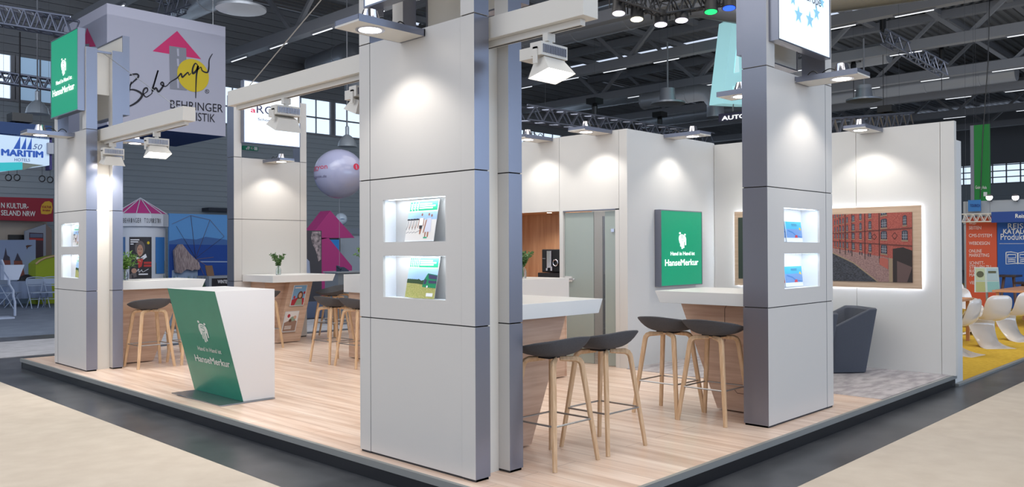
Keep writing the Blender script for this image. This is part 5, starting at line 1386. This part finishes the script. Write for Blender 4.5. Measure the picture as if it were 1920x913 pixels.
# stepped brochure stand at the left edge
t = thing('stepped_brochure_stand', 'white stepped brochure stand at the left edge', 'stand', AZ(25, 592, FB))
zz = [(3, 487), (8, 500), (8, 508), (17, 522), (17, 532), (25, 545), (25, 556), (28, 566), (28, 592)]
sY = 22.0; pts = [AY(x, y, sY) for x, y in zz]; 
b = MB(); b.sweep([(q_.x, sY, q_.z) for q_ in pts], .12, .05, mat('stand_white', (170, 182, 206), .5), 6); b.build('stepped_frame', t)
pts2 = [AY(x-26, y, sY) for x, y in zz]
b = MB(); b.sweep([(q_.x, sY+.5, q_.z) for q_ in pts2], .12, .05, mat('stand_white', (170, 182, 206), .5), 6); b.build('stepped_frame', t)
p0, p1 = AY(8, 497, sY), AY(46, 499, sY)
b = MB(); b.hexa([(p0.x, sY, p0.z-.35), (p0.x+.3, sY, p0.z-.35), (p0.x+.3, sY+.3, p0.z-.35), (p0.x, sY+.3, p0.z-.35)], [(p0.x, sY, p0.z), (p1.x, sY, p0.z), (p1.x, sY+.3, p0.z), (p0.x, sY+.3, p0.z)], mat('stand_white', (170, 182, 206), .5)); b.build('shelf_box', t)
q0 = AY(-8, 592, sY); MB().box(q0.x-.3, pts[-1].x, sY, sY+.5, FB, FB+.04, mat('stand_white', (170, 182, 206), .5)).build('foot', t)
# emergency exit sign on the far wall
p0, p1 = AY(455, 273, 29.9), AY(483, 283, 29.9)
t = thing('exit_sign', 'green emergency exit sign on the hall wall under the cruise line sign', 'sign', p0)
MB().box(p0.x, p1.x, 29.85, 29.95, p1.z, p0.z, mat('exit_green', (20, 110, 84), .5, emit=.2)).build('panel', t)
q = MB(); w_ = p1.x-p0.x; h_ = p0.z-p1.z
E_ = lambda a, c: Vector((p0.x+w_*a, 29.845, p1.z+h_*c))
q.poly([E_(.72, .1), E_(.94, .1), E_(.94, .9), E_(.72, .9)], letter); ribbon(q, [E_(.5, .5), E_(.62, .5)], .07, letter); ribbon(q, [E_(.56, .25), E_(.63, .5), E_(.56, .75)], .05, letter)
ribbon(q, [E_(.18, .2), E_(.28, .4), E_(.3, .62), E_(.42, .7)], .07, letter); ribbon(q, [E_(.28, .4), E_(.38, .2)], .06, letter); q.poly([E_(.31+.04*math.cos(i*PI/5), .82+.09*math.sin(i*PI/5)) for i in range(10)], letter); q.build('pictogram', t)
# dark box on far wall
p0, p1 = AY(389, 389, 29.5), AY(430, 397, 29.5)
tag(MB().box(p0.x, p1.x+1, 29.4, 29.96, p1.z, p0.z, mat('rail_dark', (40, 46, 60), .5)).build('wall_beam_cover'), 'dark horizontal cover on the hall wall above the seaside backdrop', 'cover')

# ------------------------------------------------------------------ neighbouring stands, right side
FB2 = FZ
def panton(label, loc, rz, first=[None]):
    """one-piece plastic chair, local +x is where the sitter faces"""
    if first[0] is None:
        t = thing('cantilever_chair', label, 'chair', (0, 0, 0), 0, 'white cantilever plastic chairs')
        m_ = mat('glossy_white_plastic', (222, 214, 206), .12, coat=.6)
        # spine: (x, z, half width, curl forward, curl up)
        sp = [(-.235, .83, .11, .01, 0), (-.245, .80, .19, .03, 0), (-.25, .74, .225, .055, 0), (-.24, .64, .235, .075, 0), (-.215, .55, .232, .085, .0), (-.18, .48, .23, .08, .02), (-.12, .43, .235, .05, .05),
              (-.02, .405, .245, .0, .065), (.10, .41, .25, 0, .055), (.18, .415, .245, 0, .03), (.235, .40, .235, 0, .0), (.25, .36, .225, -.01, -.03), (.225, .30, .205, -.04, -.09), (.17, .23, .185, -.06, -.13), (.10, .16, .19, -.06, -.13),
              (.02, .095, .21, -.05, -.088), (-.08, .045, .235, -.04, -.04), (-.18, .015, .255, -.02, -.012), (-.26, .003, .26, 0, 0)]
        K = 13; rows = []
        for x, z, hw, cf, cu in sp:
            r = []
            for i in range(K):
                s_ = -1+2*i/(K-1); e = abs(s_)**3
                r.append(Vector((x+cf*e, hw*s_, max(.002, z+cu*e))))
            rows.append(r)
        b = MB(); b.loft(rows, m_, cap=False, close=False)
        o = b.build('moulded_shell', t, smooth=True, local=True)
        so = o.modifiers.new('thickness', 'SOLIDIFY'); so.thickness = .014; ss = o.modifiers.new('soft', 'SUBSURF'); ss.levels = 1; ss.render_levels = 1
        t.location = loc; t.rotation_euler.z = rz; first[0] = t; return t
    return dup(first[0], loc, rz, label)
zf = FZ+.012
for (x, y, rz, lab) in ((14.66, 3.68, .85, 'glossy white cantilever chair, the nearest one fully in view by the yellow carpet edge'),
                        (16.0, 3.62, 1.05, 'white cantilever chair cut by the right picture edge'),
                        (13.35, 3.75, 1.45, 'white cantilever chair whose foot shows beside the white partition'),
                        (16.55, 4.45, -1.9, 'white cantilever chair turned towards the camera behind the nearest chair'),
                        (18.05, 5.0, -2.0, 'white cantilever chair in the middle of the back row'),
                        (19.8, 5.5, -2.0, 'white cantilever chair furthest back by the orange banner')):
    panton(lab, (x, y, zf), rz)
gc_ = dup(bpy.data.objects['cantilever_chair'], (15.9, 5.25, zf), -1.9, 'pale green cantilever chair half hidden by the white partition', 'pale green chairs')
for ch in kids(gc_):
    ch.data = ch.data.copy(); ch.data.materials[0] = mat('glossy_green_plastic', (176, 186, 140), .15, coat=.5)
def wood_table(label, x0, x1, y0, y1):
    t = thing('wooden_table', label, 'table', (x0, y0, FZ)); m_ = mat('table_beech', (196, 140, 100), .45)
    MB().box(x0, x1, y0, y1, .565, .605, m_).build('tabletop', t, bevel=.004)
    for x in (x0+.08, x1-.08):
        for y in (y0+.08, y1-.08): MB().box(x-.025, x+.025, y-.025, y+.025, FZ+.012, .565, m_).build('leg', t)
wood_table('wooden table left of the nearest white chair, by the partition', 13.8, 15.45, 4.13, 4.75)
wood_table('wooden table behind the white chairs at the right edge', 18.4, 20.6, 3.75, 4.6)
# banner wall: orange and blue panels at X = 24
bX = 24.0
def BX(px, py, k=0): return AX(px, py, bX)-Vector((.008*k, 0, 0))
orange = mat('banner_orange', (206, 84, 52), .6); blue_ = mat('banner_blue', (28, 86, 166), .6)
def flat_banner(label, px0, px1, pyt, m_, k=0):
    a, b_ = BX(px0, pyt), BX(px1, pyt); z1 = a.z
    t = thing('printed_banner', label, 'banner', (bX, b_.y, FB))
    MB().box(bX, bX+.05, b_.y, a.y, FB+.02, z1, m_).build('banner_cloth', t)
    MB().box(bX-.02, bX+.07, b_.y, a.y, z1, z1+.03, alu).build('top_rail', t)
    return t
t = flat_banner('orange banner listing web services in white letters', 1811, 1868.5, 407, orange)
q = MB(); lt = mat('banner_letter_pale', (232, 206, 200), .6)
for s_, x0, x1, y in (('WEB-', 1817, 1831, 421), ('SEITEN', 1817, 1840, 430), ('CMS-SYSTEM', 1817, 1860, 444.5), ('WEBDESIGN', 1817, 1856, 459), ('ONLINE', 1817, 1841, 473.5), ('MARKETING', 1817.5, 1855, 481.5), ('SCHNITT-', 1818, 1846, 496), ('STELLEN ZU', 1818, 1858, 503.5), ('BUCHUNGS-', 1818, 1850, 511), ('MASKEN', 1818, 1846, 518.5), ('VIELES MEHR', 1818, 1858, 533)):
    text(q, s_, BX(x0, y, 1), BX(x1, y, 1), .085, lt, .01, nrm=(-1, 0, 0))
q.build('lettering', t)
t = flat_banner('blue banner about travel catalogues with an open book icon', 1869.5, 1990, 400, blue_)
q = MB()
text(q, 'REISE', BX(1890, 428.5, 1), BX(1927, 428.5, 1), .13, letter, 0, nrm=(-1, 0, 0)); text(q, 'KATALOG', BX(1881.5, 438, 1), BX(1937, 438, 1), .115, letter, .018, nrm=(-1, 0, 0)); text(q, 'Produktion', BX(1876.5, 449.5, 1), BX(1940, 449.5, 1), .155, letter, 0, nrm=(-1, 0, 0))
q.poly([BX(1874, 456.5, 1), BX(1945, 456.3, 1), BX(1945, 456.9, 1), BX(1874, 457.1, 1)], letter)
def line(pts, w=.018): ribbon(q, [BX(x, y, 1) for x, y in pts], w, letter)
for s0 in (0, 1):
    fx = lambda x: x if s0 == 0 else 2*1908.5-x
    line([(fx(1886.5), 473), (fx(1886.5), 495), (fx(1907), 493.5)]); line([(fx(1886.5), 473), (fx(1896), 472.2), (fx(1908), 474.5), (fx(1908), 495)])
    line([(fx(1889.5), 477), (fx(1889.5), 484), (fx(1904.5), 483.5), (fx(1904.5), 477), (fx(1889.5), 477)])
    for y in (487.5, 491): line([(fx(1889.5), y), (fx(1897), y-1), (fx(1904.5), y)])
q.build('lettering', t)
t = thing('blue_fascia', 'blue fascia sign above the travel catalogue banner', 'sign', BX(1858, 414))
a, b_ = AX(1859, 397.5, bX-.4), AX(1990, 414.5, bX-.4)
MB().box(bX-.42, bX-.38, b_.y, a.y, b_.z, a.z, mat('fascia_blue', (26, 66, 142), .6)).build('board', t)
q = MB(); P_ = lambda x, y: AX(x, y, bX-.425); text(q, 'ReiseWeb', P_(1904, 408.5), P_(1950, 408.3), .10, letter, .012, nrm=(-1, 0, 0)); q.build('lettering', t)
lattice('white lattice rail in front of the orange banner', AX(1806, 409, bX-.3), AX(1862, 408, bX-.3), .2, beam_white, 8, .012)
# white fascia above and small blue sign, wall lights
a, b_ = AX(1806, 378, 26), AX(1990, 402, 26)
b = MB(); b.box(26, 26.2, b_.y, a.y, b_.z-.2, a.z, mat('fascia_white', (176, 182, 188), .6)); b.box(26.05, 26.15, a.y-.1, a.y, FB, b_.z-.2, MAT['fascia_white']); b.box(26.05, 26.15, b_.y, b_.y+.1, FB, b_.z-.2, MAT['fascia_white'])
tag(b.build('booth_fascia'), 'white fascia above the blue catalogue banner', 'fascia')
a, b_ = AX(1816, 375.5, 25.8), AX(1839.5, 396, 25.8)
SB = t = thing('small_blue_sign', 'small light blue hanging sign left above the blue fascia', 'sign', a)
MB().box(25.75, 25.8, b_.y, a.y, b_.z, a.z, mat('sign_sky_blue', (60, 130, 200), .6)).build('board', t)
q = MB(); hang(t, [(25.77, (a.y+b_.y)/2, a.z)]); P_ = lambda x, y: AX(x, y, 25.74); text(q, 'TOURICH', P_(1819, 388), P_(1837.5, 388), .08, mat('sign_text_navy', (30, 70, 140), .6), .02, nrm=(-1, 0, 0)); q.build('lettering', t)
for i, (px, lab) in enumerate(((1855, 'bright clip-on spotlight on the white fascia, the left one'), (1904, 'bright clip-on spotlight on the white fascia, the right one'))):
    c = AX(px, 370, 25.8); t = thing('clip_spotlight', lab, 'spotlight', c, 0, 'clip-on spotlights')
    MB().cyl(c+Vector((.15, 0, .02)), c, .05, .09, alu, 12).build('lamp_head', t); MB().disc(c-Vector((.005, 0, 0)), .085, (-1, 0, 0), mat('spot_glow', (255, 255, 255), .5, emit=6), 12).build('glow_disc', t); MB().tube([c+Vector((.1, 0, 0)), c+Vector((.25, 0, -.15))], .012, alu, 5).build('bracket', t)
# green hanging banner
t = thing('green_banner', 'tall green banner hanging above the right booths', 'banner', AX(1820, 385, 27))
a, b_ = AX(1826, 235, 27), AX(1857, 385, 27); g_ = mat('banner_green', (40, 140, 64), .7)
MB().box(27, 27.04, b_.y, a.y, b_.z, a.z, g_).build('banner_cloth', t); hang(t, [(27.02, a.y-.05, a.z), (27.02, b_.y+.05, a.z)], .008); a2 = AX(1819, 236, 27)
MB().box(27, 27.35, a.y, a2.y, b_.z, a.z, mat('banner_grey_side', (140, 142, 156), .7)).build('side_panel', t)
q = MB(); P_ = lambda x, y: AX(x, y, 26.99); text(q, 'Going Asia', P_(1829, 354), P_(1850, 354), .09, letter, .01, nrm=(-1, 0, 0)); q.poly([P_(1844, 368), P_(1851, 368), P_(1851, 360), P_(1844, 360)], letter); q.build('lettering', t)
tag(MB().tube([CAMPOS+ray(1856, -20)*24, CAMPOS+ray(1853, 110)*24, CAMPOS+ray(1843, 250)*24, CAMPOS+ray(1838, 372)*24], .014, black, 5).build('hanging_cable'), 'thin dark cable hanging down past the green banner', 'cable')
# brochure rack
rX = 20.0; RX = lambda px, py, k=0: AX(px, py, rX)-Vector((.006*k, 0, 0))
t = thing('brochure_rack', 'clear brochure rack with four leaflets in front of the orange banner', 'rack', (rX, RX(1850, 560).y, FB))
p = [RX(1827, 548), RX(1875, 548), RX(1871, 501), RX(1827, 501)]
MB().prism(p, (.03, 0, 0), mat('rack_acrylic', (190, 206, 208), .3)).build('rack_board', t)
MB().tube([RX(1848, 548)+Vector((.1, 0, 0)), Vector((rX+.1, RX(1848, 548).y, FB))], .025, steel, 6).build('post', t); MB().box(rX-.15, rX+.3, RX(1865, 548).y, RX(1830, 548).y, FZ+.012, FB+.03, steel).build('foot', t)
q = MB(); q.poly([RX(1829, 503, 1), RX(1846, 503, 1), RX(1847, 526, 1), RX(1830, 526, 1)], mat('leaflet_sage', (176, 190, 160), .6)); q.poly([RX(1850, 503, 1), RX(1870, 503, 1), RX(1872, 526, 1), RX(1851, 526, 1)], mat('leaflet_mist', (160, 184, 196), .6))
q.poly([RX(1830, 528, 1), RX(1847, 528, 1), RX(1848, 547, 1), RX(1830, 547, 1)], mat('leaflet_olive', (164, 170, 120), .6)); q.poly([RX(1851, 528, 1), RX(1873, 528, 1), RX(1875, 547, 1), RX(1852, 547, 1)], mat('leaflet_teal', (130, 178, 180), .6))
q.poly([RX(1838+7*math.cos(i*PI/6), 514+6*math.sin(i*PI/6), 2) for i in range(12)], mat('leaflet_dark', (84, 88, 70), .6)); q.poly([RX(1853, 508, 2), RX(1868, 508, 2), RX(1868, 512, 2), RX(1853, 512, 2)], mat('leaflet_dark', (84, 88, 70), .6)); q.build('leaflets', t)
# dark bar table and stool before the blue banner
for nm, lab, px0, px1, py, X_ in (('bar_table', 'dark high table in front of the blue catalogue banner', 1872, 1911, 515, 23.0), ('bar_table', 'dark table top at the right edge before the blue banner', 1907, 1960, 528, 22.0)):
    a, b_ = AX(px0, py, X_), AX(px1, py, X_)
    t = thing(nm, lab, 'table', (X_, (a.y+b_.y)/2, FB))
    MB().box(X_-.3, X_+.3, b_.y, a.y, a.z-.05, a.z, mat('dark_walnut', (52, 40, 44), .4)).build('tabletop', t)
    for y_ in (a.y-.12, b_.y+.12): MB().sweep([(X_, y_, a.z-.05), (X_-.1, y_+(.08 if y_ > (a.y+b_.y)/2 else -.08), FZ+.012)], .07, .07, mat('brown_leg', (104, 74, 62), .5), 6).build('leg', t)

# ------------------------------------------------------------------ things overhead on the right
blk = mat('rig_black', (22, 22, 26), .5)
lr = lattice('black lattice rig carrying the stage lamps, left run', CAMPOS+ray(1155, -12)*9, CAMPOS+ray(1240, 14)*8.9, .16, blk, 10, .009)
lattice('black lattice rig carrying the stage lamps, right run', CAMPOS+ray(1240, 14)*8.9, CAMPOS+ray(1430, -16)*9.5, .16, blk, 16, .009)
def stage_lamp(label, px, py, D, em, s_=1.0):
    c = CAMPOS+ray(px, py)*D; d = Vector((-.15, -.1, -1)).normalized()
    t = thing('stage_lamp', label, 'stage lamp', c, 0, 'stage lamps on the black rig')
    b = MB(); b.sweep([c-d*.17*s_, c-d*.15*s_, c-d*.02*s_, c], .16*s_, .16*s_, blk, 16, taper=[.5, .8, .95, 1]); b.build('lamp_body', t, smooth='angle')
    MB().disc(c+d*.003, .068*s_, d, em, 16).build('lens', t)
    sd = rt*.1*s_; b = MB(); b.tube([c-d*.06*s_+sd, c-d*.22*s_+sd, c-d*.25*s_, c-d*.22*s_-sd, c-d*.06*s_-sd], .007, blk, 5); b.tube([c-d*.25*s_, c-d*.25*s_+Vector((0, 0, .08))], .012, blk, 6); b.build('yoke', t)
wl_ = mat('stage_lens_white', (255, 255, 255), .5, emit=2.2, ecol=(235, 225, 255)); wm_ = mat('stage_lens_warm', (255, 255, 235), .5, emit=2.2, ecol=(255, 250, 215))
stage_lamp('black stage lamp with white lens, leftmost on the rig', 1160, 25, 9, wl_); stage_lamp('black stage lamp with warm lens, second from the left', 1194, 36, 9, wm_)
stage_lamp('black stage lamp hanging lowest below the rig corner', 1239, 46, 9, wl_); stage_lamp('black stage lamp with violet-white lens right of the rig corner', 1278, 38, 9, wl_)
stage_lamp('stage lamp with green lens', 1333, 22, 9, mat('stage_lens_green', (20, 220, 110), .5, emit=1.6)); stage_lamp('stage lamp with blue lens', 1367, 15, 9, mat('stage_lens_blue', (30, 80, 255), .5, emit=2.0))
# illuminated letter tower and lettering behind the right pillar
aY = 14.0
def TP(px, py, k=0): return AY(px, py, aY)-Vector((0, .01*k, 0))
t = thing('illuminated_tower_sign', 'tall pale turquoise illuminated sign shaped like a letter A', 'illuminated sign', TP(1370, 195))
tm = mat('tower_lit', (170, 226, 230), .4, emit=.5, ecol=(176, 230, 236)); tm2 = mat('tower_lit_inner', (196, 238, 240), .4, emit=.6, ecol=(200, 240, 244))
b = MB(); b.prism([TP(1355, 194), TP(1405, 197), TP(1440, 197), TP(1412, 20), TP(1388, 32), TP(1373, 40)], (0, .5, 0), tm); b.build('lit_body', t); hang(t, [TP(1400, 30)+Vector((0, .25, -.2))], .01)
q = MB(); q.poly([TP(1376, 137, 1), TP(1386, 135, 1), TP(1383, 72, 1)], tm2); q.poly([TP(1374, 162, 1), TP(1392, 160, 1), TP(1392, 180, 1), TP(1374, 182, 1)], tm2); q.build('inner_letter', t)
t = thing('lit_lettering', 'white illuminated lettering beginning AUTO beside the right pillar', 'illuminated sign', TP(1352, 225))
q = MB(); text(q, 'AUTOSTADT', TP(1352.5, 226, 2), TP(1442, 215, 2), .135, letter_lit, .02, nrm=(0, -1, 0)); q.build('letters', t)
b = MB(); a, b_ = TP(1350, 228), TP(1445, 216); b.prism([a, b_, b_+Vector((0, 0, .25)), a+Vector((0, 0, .25))], (0, .05, 0), mat('letter_board', (62, 60, 84), .6)); b.build('backing_board', t)
MB().tube([TP(1375, 195), TP(1374, 209)], .02, steel, 6).build('hanger', t)
